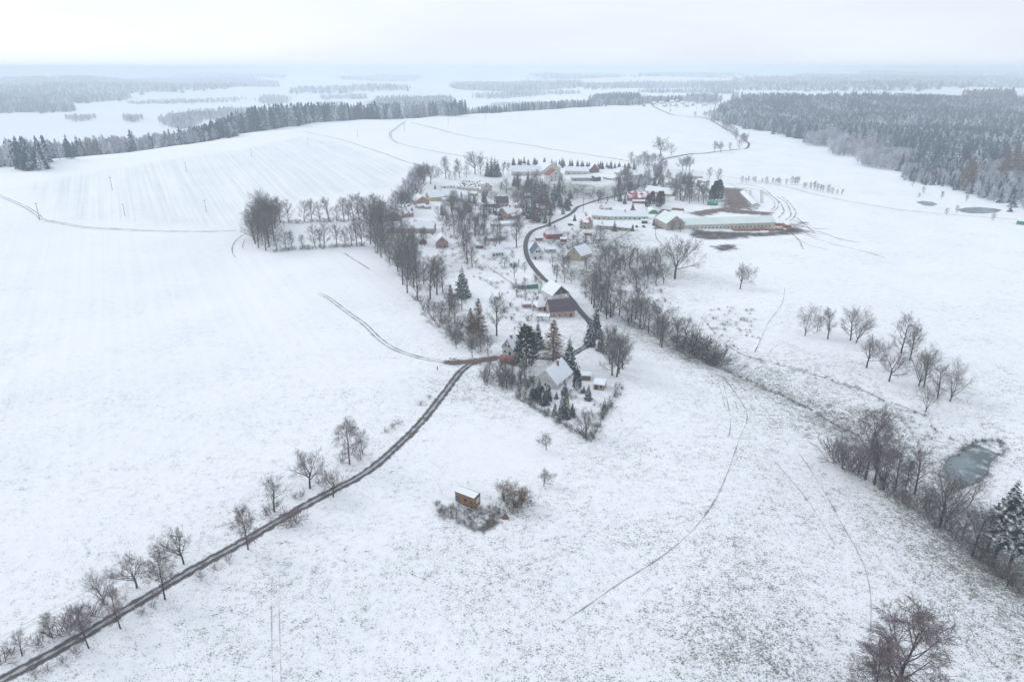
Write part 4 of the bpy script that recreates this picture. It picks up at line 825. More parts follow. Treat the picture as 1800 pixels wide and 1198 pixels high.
def thuja(seed, Ht=6.0, rad=0.22):                      # dense rounded evergreen
    r = random.Random(seed); T, C = B(), B(); T.tube([Vector((0, 0, -.3)), Vector((0, 0, Ht * .9))], .12, .04, 5)
    for k in range(900):
        f = r.random() ** 0.8; z = Ht * (0.06 + 0.94 * f); R = Ht * rad * math.sqrt(max(0, math.sin(math.pi * (0.12 + 0.86 * f)))) * (1.15 - .55 * f)
        az = r.uniform(0, 6.283); o = Vector((math.cos(az), math.sin(az), 0)); q = o * R * r.uniform(.45, 1.0) + Vector((0, 0, z * r.uniform(.94, 1)))
        e = (o * .8 + Vector((0, 0, .7)) + rv(r, .35)).normalized(); blade(C, q, q + e * Ht * r.uniform(.05, .10), Ht * .045, r)
    return T, C
KIND = {}
def reg(key, T, C, mt, mc, Ht):
    tm, cm = T.mesh('trunk', mt), C.mesh('crown', mc)
    k = len(T.V); joined = mesh('tree', T.V + C.V, T.F + [tuple(i + k for i in f) for f in C.F], [mt, mc], [0] * len(T.F) + [1] * len(C.F))
    KIND.setdefault(key, []).append((tm, cm, joined, Ht))
for s in range(4): reg('bare', *bare(10 + s, 'oval', fine=5, wid=.85), M_BARK, M_TWIG, 12.0)
for s in range(3): reg('bare', *bare(20 + s, 'tall', fine=5, wid=.85), M_BARK, M_TWIG, 12.0)
for s in range(3): reg('broad', *bare(30 + s, 'broad', fine=6), M_BARK, M_TWIG, 12.0)
for s in range(3): reg('vase', *bare(40 + s, 'vase', fine=6), M_BARK, M_TWIG, 12.0)
for s in range(3): reg('birch', *bare(50 + s, 'birch', fine=7, wid=.95), M_BARK, M_TWIGP, 12.0)
for s in range(2): reg('bigbirch', *bare(55 + s, 'birch', 12.0, fine=9, wid=.85), M_BARK, M_TWIGP, 12.0)
for s in range(2): reg('tan', *bare(60 + s, 'vase', 6.0, fine=5, wid=0.9), M_BARK, M_TWIGB, 6.0)
for s in range(3): reg('frost', *bare(70 + s, 'oval', fine=3, wid=1.5), M_BARK, M_FROST, 12.0)
for s in range(4): reg('spruce', *spruce(80 + s, 14.0, random.uniform(.20, .26)), M_BARK, M_NEEDLE, 14.0)
for s in range(2): reg('blue', *spruce(90 + s, 5.0, .27, 14, 9), M_BARK, M_NEEDLEB, 5.0)
for s in range(3): reg('larch', *larch(95 + s), M_BARK, M_LARCH, 16.0)
for s in range(2): reg('thuja', *thuja(100 + s), M_BARK, M_NEEDLE, 6.0)
reg('yellow', *thuja(105, 4.0, .2), M_BARK, M_YELLOW, 4.0)
for s in range(2): reg('fir', *spruce(110 + s, 20.0, .17, 22, 10, .38, .25), M_BARK, M_NEEDLE, 20.0)
BUSH = [bush(120 + s).mesh('bush', M_TWIG) for s in range(4)]; BUSHP = [bush(130 + s).mesh('bush', M_TWIGP) for s in range(3)]
BUSHT = [bush(140 + s, spread=.8).mesh('bush', M_BRUSH) for s in range(3)]
NAMES = dict(bare='bare_tree', broad='bare_tree', vase='bare_tree', birch='birch_tree', bigbirch='birch_tree', tan='bare_tree', frost='frosted_tree', spruce='spruce_tree', blue='spruce_tree', larch='larch_tree', thuja='evergreen_tree', yellow='evergreen_shrub', fir='fir_tree')
def tree(kind, px, py, hp=None, h=None, label='', group=None, cat='tree', var=None, P=None, wide=1.0):
    P = at(px, py) if P is None else P
    h = metres(P, hp) if h is None else h
    vs = KIND[kind]; tm, cm, jm, Ht = vs[random.randrange(len(vs)) if var is None else var % len(vs)]
    s = h / Ht; sc = (s * wide, s * wide, s); rz = random.uniform(0, 6.283)
    apparent = h / max(1.0, (metres(P, 1.0)))
    if apparent < 20: o = link(NAMES[kind], jm, None, P, rz, sc)
    else:
        o = link(NAMES[kind], None, None, P, rz, sc); o.empty_display_size = 0.5
        link('trunk', tm, o); link('crown', cm, o)
    tag(o, label, cat, group); return o
REST = []
def rest(spec):
    for k, x, y, hp in spec:
        P = at(x, y); REST.append((k, random.randrange(len(KIND[k])), P, metres(P, hp)))
def row(spec, fmt, group, cat='tree'):
    """spec: (kind, px, py, height px); fmt has {o} for the place counted from the left"""
    spec = sorted(spec, key=lambda s: s[1])
    for k, s in enumerate(spec):
        if s[0] == 'bush': shrub(s[1], s[2], s[3], fmt.format(o=ordinal(k)), group)
        else: tree(s[0], s[1], s[2], s[3], label=fmt.format(o=ordinal(k)), group=group, cat=cat)
def shrub(px, py, hp, label, group=None, lib=None, wide=1.3, cat='bush'):
    P = at(px, py); s = metres(P, hp) / 2.5; lib = lib or BUSH
    tag(link('bush', random.choice(lib), None, P, random.uniform(0, 6.28), (s * wide, s * wide, s)), label, cat, group)
def scrub(pts, hlo, hhi, label, lib, wide=1.3):
    """undergrowth nobody could count: one object of many small bushes"""
    VV, FF, n0 = [], [], 0
    cache = []
    for me in lib:
        v = np.empty(len(me.vertices) * 3); me.vertices.foreach_get('co', v); cache.append((v.reshape(-1, 3), [tuple(p.vertices) for p in me.polygons]))
    for x, y in pts:
        P = at(x, y); s_ = metres(P, random.uniform(hlo, hhi)) / 2.5; v, f = random.choice(cache); a = random.uniform(0, 6.28); c, sn = math.cos(a) * s_ * wide, math.sin(a) * s_ * wide
        VV.append(np.stack([v[:, 0] * c - v[:, 1] * sn + P[0], v[:, 0] * sn + v[:, 1] * c + P[1], v[:, 2] * s_ + P[2]], 1)); FF += [tuple(i + n0 for i in q) for q in f]; n0 += len(v)
    tag(link('undergrowth', mesh('undergrowth', np.concatenate(VV), FF, lib[0].materials[0])), label, None, None, 'stuff')
def scatter(poly, n, mind):
    out = []; xs = [p[0] for p in poly]; ys = [p[1] for p in poly]; tries = 0
    while len(out) < n and tries < n * 60:
        tries += 1; x = random.uniform(min(xs), max(xs)); y = random.uniform(min(ys), max(ys)); c = False
        for (ax, ay), (bx, by) in zip(poly, poly[1:] + poly[:1]):
            if (ay > y) != (by > y) and x < (bx - ax) * (y - ay) / (by - ay) + ax: c = not c
        if c and all((x - a) ** 2 + (y - b_) ** 2 > mind ** 2 for a, b_ in out): out.append((x, y))
    return out
def along(pts, n, jit=2.0):
    P = np.array(pts, float); L = np.concatenate([[0], np.cumsum(np.linalg.norm(np.diff(P, axis=0), axis=1))])
    t = (np.arange(n) + rng.uniform(.1, .9, n)) / n * L[-1]
    return [(float(np.interp(a, L, P[:, 0]) + rng.normal(0, jit)), float(np.interp(a, L, P[:, 1]) + rng.normal(0, jit * .5))) for a in t]
# -- lane trees, lower left
row([('birch', 615, 816, 83), ('bare', 638, 799, 46), ('broad', 586, 873, 52), ('broad', 545, 858, 70), ('bare', 482, 899, 67), ('birch', 436, 965, 80), ('broad', 323, 990, 68), ('broad', 241, 1032, 68), ('birch', 290, 1053, 90), ('vase', 183, 1060, 68), ('birch', 212, 1104, 72), ('birch', 156, 1138, 76), ('bare', 39, 1152, 46), ('birch', 92, 1122, 46)],
    '{o} bare roadside tree from the left along the gravel lane', 'bare trees along the gravel lane')
for k, (x, y, h) in enumerate(sorted([(510, 922, 26), (521, 918, 20), (400, 985, 12), (352, 1014, 12), (378, 1000, 10), (250, 1078, 10), (268, 1066, 9), (130, 1148, 11), (110, 1165, 12), (100, 1118, 24), (118, 1110, 28), (135, 1098, 26), (70, 1135, 18), (165, 1082, 22), (20, 1150, 16), (5, 1165, 18), (690, 752, 9), (678, 760, 8), (700, 745, 8), (470, 905, 16), (520, 876, 10), (530, 872, 9), (600, 812, 14), (632, 806, 16), (740, 712, 8), (755, 700, 7), (60, 1185, 14), (85, 1178, 10), (300, 1010, 9), (560, 850, 12)])):
    shrub(x, y, h, f'{ordinal(k)} low bare bush from the left on the verge of the lane', 'bushes on the lane verge', BUSHP)
# -- trees on the right slope
row([('vase', 1415, 590, 58), ('bare', 1436, 583, 32), ('bare', 1455, 596, 58), ('bare', 1495, 598, 62), ('vase', 1505, 602, 68), ('broad', 1523, 646, 62), ('broad', 1563, 670, 60), ('bare', 1584, 620, 74), ('bare', 1599, 633, 64), ('vase', 1615, 678, 80), ('bare', 1624, 680, 72), ('bare', 1648, 700, 62), ('vase', 1670, 705, 78), ('vase', 1627, 724, 52)],
    '{o} bare tree from the left in the loose group on the right slope', 'bare trees on the right slope')
tree('broad', 1301, 508, 50, label='lone bare tree standing in the open snow right of the village')
tree('broad', 1186, 490, 82, label='large spreading bare tree below the long barn', wide=1.15)
# -- stream side trees, lower right
row([('vase', 1481, 824, 62), ('vase', 1509, 831, 70), ('birch', 1521, 842, 132), ('bare', 1537, 851, 95), ('vase', 1553, 860, 112), ('bare', 1573, 862, 84), ('birch', 1590, 866, 60), ('bare', 1608, 868, 92), ('vase', 1632, 905, 60), ('bare', 1652, 927, 100), ('vase', 1660, 926, 110), ('bare', 1690, 950, 70), ('bare', 1708, 976, 105), ('vase', 1722, 985, 80), ('bare', 1735, 970, 90), ('vase', 1770, 1030, 60)],
    '{o} bare stream side tree from the left below the frozen pond', 'bare trees along the lower stream')
tree('fir', 1744, 993, 150, label='dark fir with a bare lower trunk, left of the pair at the right edge', var=0)
tree('fir', 1768, 1012, 165, label='dark fir with a bare lower trunk at the right photo edge', var=1)
tree('fir', 1815, 1040, 150, label='dark fir partly cut by the right photo edge', var=0)
for k, (x, y) in enumerate(sorted(along([(1455, 790), (1490, 820), (1560, 866), (1640, 915), (1720, 980), (1790, 1040), (1815, 1060)], 24, 6))):
    shrub(x, y, random.uniform(14, 34), f'{ordinal(k)} tangled bush from the left in the strip along the lower stream', 'bushes along the lower stream', random.choice((BUSH, BUSHP, BUSHT)), 1.2)
tree('bigbirch', 1556, 1262, None, 29.0, label='large bare birch cut by the bottom edge of the photo', var=1, wide=1.25)
tree('bigbirch', 1522, 1260, None, 19.0, label='smaller bare birch beside the one at the bottom edge', var=0, wide=1.15)
# -- copse left of the village
row([('bare', x, y, h) for x, y, h in ((493, 391, 48), (507, 390, 42), (535, 390, 40), (549, 389, 42), (563, 389, 38), (578, 389, 46), (592, 388, 30), (605, 390, 46), (613, 388, 34), (622, 388, 50), (632, 388, 52), (640, 387, 44), (652, 386, 46), (662, 385, 48), (672, 386, 46))],
    '{o} bare tree from the left in the upper row of the copse', 'upper row of the copse')
row([('bare', x, y, h) for x, y, h in ((487, 440, 40), (503, 438, 36), (514, 437, 34), (532, 436, 26), (554, 434, 42), (563, 433, 34), (570, 433, 44), (592, 432, 42), (607, 431, 36), (619, 431, 40), (628, 432, 48), (636, 431, 46))],
    '{o} bare tree from the left in the lower row of the copse', 'lower row of the copse')
row([(random.choice(('bare', 'broad', 'bare')), x, y, random.uniform(46, 62)) for x, y in scatter([(437, 418), (452, 396), (468, 380), (488, 392), (482, 425), (474, 441), (455, 441), (442, 434)], 19, 7)],
    '{o} bare tree from the left in the dense western end of the copse', 'dense western end of the copse')
scrub(along([(480, 442), (540, 438), (640, 432)], 30, 1.5) + along([(490, 392), (560, 391), (660, 387)], 26, 1.2), 4, 9, 'bare undergrowth at the foot of the copse', BUSH)
# -- belt between meadow and village
row([(random.choice(('bare', 'bare', 'broad', 'vase')), x, y, random.uniform(46, 64)) for x, y in scatter([(645, 430), (650, 395), (690, 390), (705, 420), (738, 470), (720, 505), (690, 470), (660, 445)], 30, 8)],
    '{o} bare tree from the left in the dense belt beside the long barn', 'dense tree belt beside the long barn')
row([('bare', 716, 515, 62), ('bare', 734, 528, 70), ('bare', 728, 505, 60), ('bare', 756, 526, 76), ('bare', 768, 518, 72), ('bare', 745, 500, 50), ('bare', 779, 515, 50), ('bare', 708, 500, 60), ('bare', 764, 505, 60), ('bare', 790, 556, 50), ('bare', 775, 565, 40), ('bare', 800, 568, 46), ('bare', 792, 590, 44), ('bare', 802, 612, 36), ('bare', 812, 545, 40)],
    '{o} tall bare tree from the left at the meadow end of the belt', 'meadow end of the tree belt')
rest([(random.choice(('bare', 'frost', 'broad')), x, y, random.uniform(26, 40)) for x, y in scatter([(690, 372), (712, 345), (735, 312), (748, 318), (738, 345), (722, 372), (700, 385)], 24, 5)])
for k, (x, y) in enumerate(sorted(scatter([(720, 520), (760, 535), (800, 560), (850, 575), (860, 600), (840, 625), (800, 610), (770, 575), (740, 550)], 40, 7))):
    shrub(x, y, random.uniform(8, 20), f'{ordinal(k)} bare bush from the left in the thicket below the tall spruce', 'thicket below the tall spruce', random.choice((BUSH, BUSHT)))
tree('spruce', 813, 523, 58, label='tall snow dusted spruce standing left of the green shed', wide=1.15)
row([('larch', 842, 590, 66), ('larch', 828, 586, 46), ('larch', 793, 545, 46)], '{o} brown larch from the left above the road junction', 'brown larches above the junction')
row([('bare', 873, 590, 78), ('bare', 845, 618, 40), ('bare', 858, 625, 40), ('bare', 830, 628, 40)], '{o} bare tree from the left between the larches and the white cottage', 'bare trees near the white cottage')
# -- around the near houses
tree('thuja', 925, 645, 72, label='broad snow flecked evergreen beside the white cottage', wide=1.25)
tree('spruce', 945, 612, 50, label='spruce partly hidden behind the broad evergreen by the cottage')
tree('larch', 972, 634, 72, label='large pinkish brown larch between the evergreens', wide=1.25, var=0)
tree('spruce', 1000, 652, 64, label='dark spruce just behind the house with the white roof')
tree('spruce', 1036, 606, 52, label='dark spruce beside the road bend', wide=.9)
tree('spruce', 1046, 592, 62, label='tallest dark spruce beside the road bend', wide=.9)
tree('spruce', 1056, 616, 36, label='short dark spruce at the end of the roadside spruces')
row([('bare', 1076, 660, 72), ('bare', 1084, 662, 80), ('vase', 1088, 656, 76), ('bare', 1072, 640, 60), ('bare', 1094, 648, 62), ('bare', 1066, 622, 54), ('bare', 1080, 630, 60)], '{o} bare tree from the left in the clump beside the garden fence', 'clump beside the garden fence')
row([('blue', 938, 700, 32), ('blue', 956, 708, 30), ('blue', 948, 690, 26), ('spruce', 957, 672, 22), ('blue', 993, 694, 26), ('blue', 991, 732, 40), ('blue', 1006, 728, 22), ('thuja', 1014, 686, 36), ('blue', 1034, 702, 28), ('blue', 1062, 720, 20), ('blue', 1026, 690, 14), ('blue', 978, 700, 14), ('blue', 964, 700, 22), ('blue', 997, 735, 22)],
    '{o} small evergreen from the left in the garden of the white roofed house', 'garden evergreens')
tree('yellow', 996, 714, 20, label='golden yellow evergreen shrub in the white roofed house garden', cat='shrub')
tree('broad', 1030, 768, 52, label='bare fruit tree in the corner of the fenced garden')
tree('broad', 960, 790, 34, label='small bare fruit tree alone in the empty plot')
tree('broad', 956, 854, 32, label='low round bare fruit tree right of the wooden cabin', wide=1.2)
row([('tan', 886, 882, 44), ('tan', 903, 890, 52), ('tan', 916, 893, 36), ('tan', 895, 898, 34), ('tan', 922, 880, 30), ('tan', 910, 902, 28)], '{o} brownish fruit tree from the left in the thicket by the cabin', 'brownish thicket by the cabin')
for k, (x, y) in enumerate(sorted(scatter([(765, 882), (800, 890), (850, 895), (870, 885), (895, 905), (870, 918), (840, 935), (815, 922), (775, 908)], 34, 5))):
    shrub(x, y, random.uniform(5, 12), f'{ordinal(k)} low scrubby bush from the left around the wooden cabin', 'scrub around the cabin', random.choice((BUSHP, BUSHT)))
for k, (x, y) in enumerate(sorted(scatter([(835, 655), (850, 645), (930, 668), (915, 692), (895, 690), (850, 675)], 16, 6))):
    shrub(x, y, random.uniform(12, 24), f'{ordinal(k)} thin bare sapling from the left at the top of the plot', 'saplings at the top of the plot', BUSH, .7)
for k, (x, y) in enumerate(sorted(scatter([(925, 690), (1060, 690), (1060, 750), (1000, 740), (935, 712)], 22, 7))):
    shrub(x, y, random.uniform(4, 9), f'{ordinal(k)} small garden bush from the left by the white roofed house', 'bushes in the fenced garden', random.choice((BUSHT, BUSHP)))
# -- trees along the stream right of the village
row([(random.choice(('bare', 'bare', 'vase')), x, y, random.uniform(52, 72)) for x, y in along([(1035, 530), (1060, 555), (1095, 560), (1130, 580), (1165, 600), (1200, 615)], 19, 7)],
    '{o} bare tree from the left in the upper stream side row', 'upper stream side trees')
row([(random.choice(('bare', 'broad', 'vase')), x, y, random.uniform(30, 52)) for x, y in scatter([(1010, 490), (1060, 462), (1110, 455), (1165, 470), (1175, 500), (1120, 510), (1060, 525), (1030, 530)], 27, 9)],
    '{o} bare tree from the left in the wet hollow right of the village road', 'trees in the hollow by the road')
for k, (x, y) in enumerate(sorted(along([(1190, 610), (1220, 625), (1250, 640), (1265, 640)], 11, 6) + along([(1060, 545), (1120, 575), (1190, 606)], 12, 6))):
    shrub(x, y, random.uniform(18, 40) if x > 1195 else random.uniform(6, 15), f'{ordinal(k)} dense bare bush from the left along the upper stream', 'bushes along the upper stream')
scrub(along([(1200, 610), (1290, 657), (1370, 694), (1430, 722), (1500, 765)], 80, 3) + along([(1235, 560), (1310, 625), (1420, 655), (1560, 705), (1640, 738)], 50, 4) + scatter([(1230, 540), (1320, 540), (1340, 600), (1260, 580)], 40, 4) + scatter([(1520, 720), (1600, 720), (1680, 770), (1640, 800), (1560, 780)], 60, 5) + scatter([(1400, 690), (1480, 720), (1560, 800), (1500, 800)], 30, 5), 1.5, 5, 'scrubby tufts along the ditches on the right', BUSHT, 1.8)
scrub(along(PONDPX + PONDPX[:1], 90, 3.0), 2, 6, 'brown reeds around the frozen pond', BUSHT, 1.7)
scrub(scatter([(770, 880), (800, 892), (850, 898), (872, 888), (900, 905), (870, 920), (838, 938), (812, 925), (772, 910)], 46, 4) + scatter([(868, 872), (930, 868), (938, 890), (915, 908), (880, 905)], 22, 5), 3, 8, 'frosted brown scrub around the wooden cabin', BUSHT, 1.5)
scrub(along([(915, 700), (960, 726), (1000, 750), (1036, 774)], 30, 4) + along([(1088, 680), (1066, 722), (1042, 772)], 26, 4) + along([(912, 700), (930, 672), (960, 664)], 22, 4), 4, 11, 'hedge plants along the fenced garden', BUSHT, 1.3)
# -- inside the village
row([(k, x, y, h) for k, x, y, h in (('broad', 757, 324, 40), ('bare', 784, 314, 42), ('bare', 808, 313, 36), ('bare', 800, 316, 26), ('broad', 835, 306, 46), ('bare', 845, 307, 30), ('bare', 772, 312, 20), ('bare', 820, 312, 24), ('bare', 790, 316, 20), ('bare', 884, 308, 26), ('bare', 893, 306, 22), ('bare', 745, 320, 30))],
    '{o} bare tree from the left in the row above the half timbered house', 'trees above the half timbered house')
row([('spruce', 857, 310, 34), ('spruce', 864, 310, 38), ('spruce', 870, 311, 38), ('spruce', 875, 310, 32)], '{o} tall dark spruce from the left in the clump left of the white barn', 'spruce clump left of the white barn')
row([('bare', 890, 340, 28), ('bare', 880, 337, 20), ('bare', 912, 330, 30), ('bare', 908, 332, 26), ('bare', 816, 440, 60), ('bare', 822, 462, 54), ('bare', 830, 470, 46), ('broad', 835, 415, 44), ('bare', 843, 412, 40), ('bare', 852, 408, 36), ('bare', 818, 408, 46), ('bare', 808, 405, 40), ('bare', 826, 402, 44), ('bare', 790, 404, 36), ('bare', 798, 412, 40), ('bare', 740, 430, 32), ('bare', 746, 432, 36), ('bare', 727, 425, 30), ('bare', 855, 385, 34), ('bare', 806, 372, 28), ('broad', 820, 378, 30), ('bare', 912, 408, 40), ('bare', 908, 435, 60), ('bare', 770, 380, 20), ('bare', 870, 438, 20), ('bare', 700, 436, 40), ('bare', 689, 430, 40)],
    '{o} bare tree from the left among the western village gardens', 'bare trees in the western gardens')
row([('spruce', 777, 378, 24), ('spruce', 833, 358, 18), ('spruce', 797, 352, 10), ('spruce', 904, 327, 22), ('spruce', 928, 330, 34), ('spruce', 943, 348, 36), ('spruce', 950, 346, 38), ('spruce', 957, 346, 30), ('spruce', 974, 352, 32), ('spruce', 980, 350, 28), ('spruce', 1000, 362, 30), ('spruce', 995, 366, 24), ('spruce', 938, 368, 30), ('spruce', 926, 374, 26), ('spruce', 935, 380, 24), ('spruce', 946, 390, 30), ('spruce', 958, 392, 24), ('blue', 968, 378, 20), ('spruce', 990, 376, 18), ('blue', 868, 374, 10), ('spruce', 765, 332, 10), ('blue', 797, 352, 8), ('spruce', 940, 352, 40), ('spruce', 946, 356, 38), ('spruce', 953, 354, 42), ('spruce', 962, 360, 34), ('spruce', 930, 384, 30), ('spruce', 941, 388, 34), ('spruce', 984, 364, 30), ('spruce', 998, 370, 28), ('spruce', 920, 378, 24), ('spruce', 972, 366, 28)],
    '{o} dark spruce from the left among the western half of the village', 'spruces in the western village')
row([('larch', 950, 386, 44), ('larch', 938, 392, 36), ('larch', 960, 382, 40)], '{o} olive brown larch from the left beside the road bend in the village', 'larches by the village road')
row([('spruce', 1090, 354, 24), ('spruce', 1098, 358, 20), ('spruce', 1112, 370, 18), ('thuja', 1138, 366, 24), ('thuja', 1146, 362, 26), ('thuja', 1158, 366, 30), ('thuja', 1163, 362, 26), ('spruce', 1149, 396, 16), ('spruce', 1112, 406, 14), ('blue', 1080, 406, 20), ('blue', 1058, 402, 14), ('thuja', 1256, 352, 34), ('thuja', 1262, 354, 38), ('thuja', 1251, 354, 28), ('spruce', 1108, 325, 18), ('spruce', 1122, 322, 12), ('spruce', 1010, 388, 14), ('spruce', 966, 398, 20)],
    '{o} dark evergreen from the left among the eastern half of the village', 'evergreens in the eastern village')
row([('bare', 1060, 420, 22), ('bare', 1048, 418, 18), ('bare', 1098, 330, 40), ('bare', 1102, 322, 34), ('bare', 1165, 340, 34), ('bare', 1196, 352, 54), ('bare', 1203, 348, 46), ('bare', 1228, 354, 40), ('bare', 1236, 358, 34), ('bare', 1244, 358, 24), ('bare', 1247, 314, 22), ('bare', 1262, 320, 26), ('bare', 1185, 345, 30), ('bare', 1172, 320, 24), ('broad', 1098, 312, 18), ('bare', 1196, 408, 24), ('bare', 1182, 406, 20), ('bare', 1030, 385, 14), ('bare', 1212, 358, 28), ('bare', 1155, 316, 26)],
    '{o} bare tree from the left among the eastern village gardens', 'bare trees in the eastern gardens')
row([('broad', 1160, 276, 40), ('bare', 1180, 273, 24), ('broad', 1200, 300, 28), ('broad', 1212, 300, 30), ('bare', 1206, 299, 26), ('bare', 1256, 268, 22), ('broad', 1267, 268, 22), ('bare', 1283, 265, 16), ('bare', 1300, 262, 18), ('broad', 1308, 250, 20), ('broad', 1240, 206, 12), ('bare', 1222, 206, 12), ('bare', 1178, 199, 8)],
    '{o} bare tree from the left beside the road climbing out of the village', 'trees beside the climbing road')
row([(random.choice(('bare', 'frost')), x, y, random.uniform(14, 20)) for x, y in along([(1262, 220), (1290, 238), (1312, 254)], 16, 3)] + [('frost', 1250, 214, 22), ('frost', 1256, 213, 22), ('frost', 1246, 210, 18), ('frost', 1262, 216, 20)],
    '{o} frosted tree from the left in the hedge beside the upper road', 'frosted hedge by the upper road')
rest([(random.choice(('bare', 'bare', 'frost')), x, y, random.uniform(14, 26)) for x, y in along([(1105, 292), (1135, 290), (1158, 288), (1168, 300), (1150, 308)], 22, 4)])
row([('bare', x, y, random.uniform(9, 17)) for x, y in along([(1300, 320), (1340, 321), (1400, 326), (1440, 336), (1482, 344)], 26, 1.5)], '{o} slim bare tree from the left in the avenue right of the village', 'avenue right of the village')
row([('spruce', x, y, random.uniform(8, 16)) for x, y in along([(896, 290), (930, 287), (990, 293), (1030, 296), (1090, 297), (1120, 298)], 60, 2.5)], '{o} small dark spruce from the left in the belt behind the farm buildings', 'spruce belt behind the village')
row([('bare', x, y, random.uniform(8, 18)) for x, y in ((1604, 328, ), (1623, 340), (1655, 350), (1663, 378), (1698, 355), (1745, 388), (1615, 348), (1682, 374))], '{o} bare tree from the left around the far pond', 'trees around the far pond')
tree('spruce', 1775, 372, 12, label='dark bushy conifer left of the green shed at the right edge', wide=2.0)
scrub(scatter([(720, 390), (800, 385), (870, 440), (905, 480), (930, 520), (900, 530), (800, 470), (760, 440)], 70, 6) + scatter([(880, 330), (1080, 330), (1120, 345), (1060, 350), (1000, 350), (920, 390)], 90, 4) + scatter([(1010, 400), (1060, 425), (1090, 450), (1030, 450), (960, 430)], 50, 4) + scatter([(1130, 320), (1260, 330), (1240, 362), (1170, 350)], 50, 4) + scatter([(780, 345), (900, 372), (905, 400), (800, 385)], 50, 4), 3, 9, 'bare garden bushes between the village houses', BUSH)
scrub(scatter([(830, 640), (860, 630), (930, 668), (940, 720), (915, 700), (860, 680)], 40, 5) + scatter([(890, 500), (960, 520), (965, 600), (900, 600), (860, 520)], 40, 6) + scatter([(1010, 480), (1150, 470), (1180, 560), (1060, 540)], 60, 7), 3, 10, 'scrub in the gardens along the village road', BUSHT)
rest([(random.choice(('bare', 'broad', 'bare', 'frost')), x, y, random.uniform(22, 38)) for x, y in scatter([(775, 385), (800, 360), (850, 380), (870, 395), (905, 410), (880, 440), (830, 440), (800, 425)], 26, 7)])
rest([(random.choice(('bare', 'broad', 'bare')), x, y, random.uniform(22, 36)) for x, y in scatter([(900, 350), (915, 325), (990, 330), (1010, 345), (1000, 375), (960, 400), (920, 395)], 22, 6)])
rest([(random.choice(('bare', 'broad', 'bare', 'frost')), x, y, random.uniform(18, 34)) for x, y in scatter([(1075, 345), (1090, 315), (1150, 305), (1190, 330), (1250, 330), (1245, 362), (1200, 365), (1170, 345), (1120, 340)], 30, 6)])
rest([(random.choice(('bare', 'broad')), x, y, random.uniform(14, 26)) for x, y in scatter([(985, 430), (1050, 412), (1090, 440), (1060, 470), (1025, 480), (975, 470)], 14, 8)])
row([(random.choice(('blue', 'blue', 'thuja', 'spruce')), x, y, random.uniform(12, 26)) for x, y in scatter([(930, 700), (950, 676), (968, 690), (1000, 700), (1010, 735), (985, 740), (945, 715)], 14, 7)], '{o} extra dark conifer from the left in the garden bed before the white roofed house', 'garden bed conifers')
row([('bare', x, y, random.uniform(26, 44)) for x, y in scatter([(846, 652), (862, 648), (925, 668), (915, 690), (880, 685)], 9, 8)], '{o} thin bare tree from the left along the top of the empty plot', 'thin trees at the top of the plot')
rest([(random.choice(('bare', 'broad', 'frost')), x, y, random.uniform(20, 32)) for x, y in along([(1050, 358), (1085, 350), (1115, 340), (1150, 324), (1168, 308)], 20, 4)])
rest([(random.choice(('spruce', 'spruce', 'blue')), x, y, random.uniform(12, 24)) for x, y in scatter([(790, 350), (840, 350), (900, 375), (905, 400), (850, 395), (790, 385)], 10, 9) + scatter([(1085, 325), (1150, 312), (1240, 325), (1230, 355), (1170, 340), (1100, 345)], 12, 9) + scatter([(900, 325), (990, 325), (1010, 350), (930, 365)], 10, 8)])
rest([(random.choice(('bare', 'broad', 'bare')), x, y, random.uniform(18, 32)) for x, y in scatter([(880, 455), (905, 440), (925, 470), (960, 520), (930, 535), (900, 520)], 9, 9) + scatter([(760, 372), (800, 356), (870, 352), (900, 372), (860, 380)], 12, 8) + scatter([(940, 470), (990, 465), (1020, 500), (985, 498)], 8, 8)])
# -- woods: too many trees to count, each wood one object
def lodspruce(seed):
    r = random.Random(seed); C = B(); Ht = 1.0
    for k in range(7):
        f = k / 7; z = .1 + .85 * f; R = .17 * (1 - f) ** .8 * r.uniform(.8, 1.2) + .012; a0 = r.uniform(0, 6.28)
        for j in range(6):
            a = a0 + j * 1.047 + r.gauss(0, .2); L = R * r.uniform(.7, 1.25); w = .38
            C.poly([(0, 0, z + .12), (math.cos(a - w) * L, math.sin(a - w) * L, z - L * .5), (math.cos(a) * L * 1.15, math.sin(a) * L * 1.15, z - L * .35), (math.cos(a + w) * L, math.sin(a + w) * L, z - L * .55)])
    return C.mesh('spruce_lod', M_NEEDLEF)
def lodpine(seed):
    r = random.Random(seed); T, C = B(), B(); T.tube([Vector((0, 0, 0)), Vector((0, 0, .8))], .012, .006, 4)
    for _ in range(90):
        z = .5 + .5 * r.random() ** .8; R = .15 * math.sin(math.pi * min(1, (z - .42) / .62)) + .01; a = r.uniform(0, 6.28); q = Vector((math.cos(a) * R * r.uniform(.2, 1), math.sin(a) * R * r.uniform(.2, 1), z))
        blade(C, q, q + (rv(r, .5) + Vector((0, 0, .3))).normalized() * .09, .07, r)
    k = len(T.V); return mesh('pine_lod', T.V + C.V, T.F + [tuple(i + k for i in f) for f in C.F], [M_BARK, M_LARCH2], [0] * len(T.F) + [1] * len(C.F))
def lodfrost(seed, mt):
    r = random.Random(seed); C = B(); C.tube([Vector((0, 0, 0)), Vector((0, 0, .7))], .018, .008, 4)
    for k in range(150):
        a = r.uniform(0, 6.28); f = r.random(); z = .22 + .78 * f; R = .26 * math.sin(math.pi * (.12 + .83 * f)) * math.sqrt(r.random())
        q = Vector((math.cos(a) * R * .75, math.sin(a) * R * .75, z - .09)); e = Vector((math.cos(a) * .5, math.sin(a) * .5, .9)) + rv(r, .3)
        blade(C, q, q + e.normalized() * r.uniform(.10, .18), .030, r)
    return C.mesh('frosted_lod', mt)
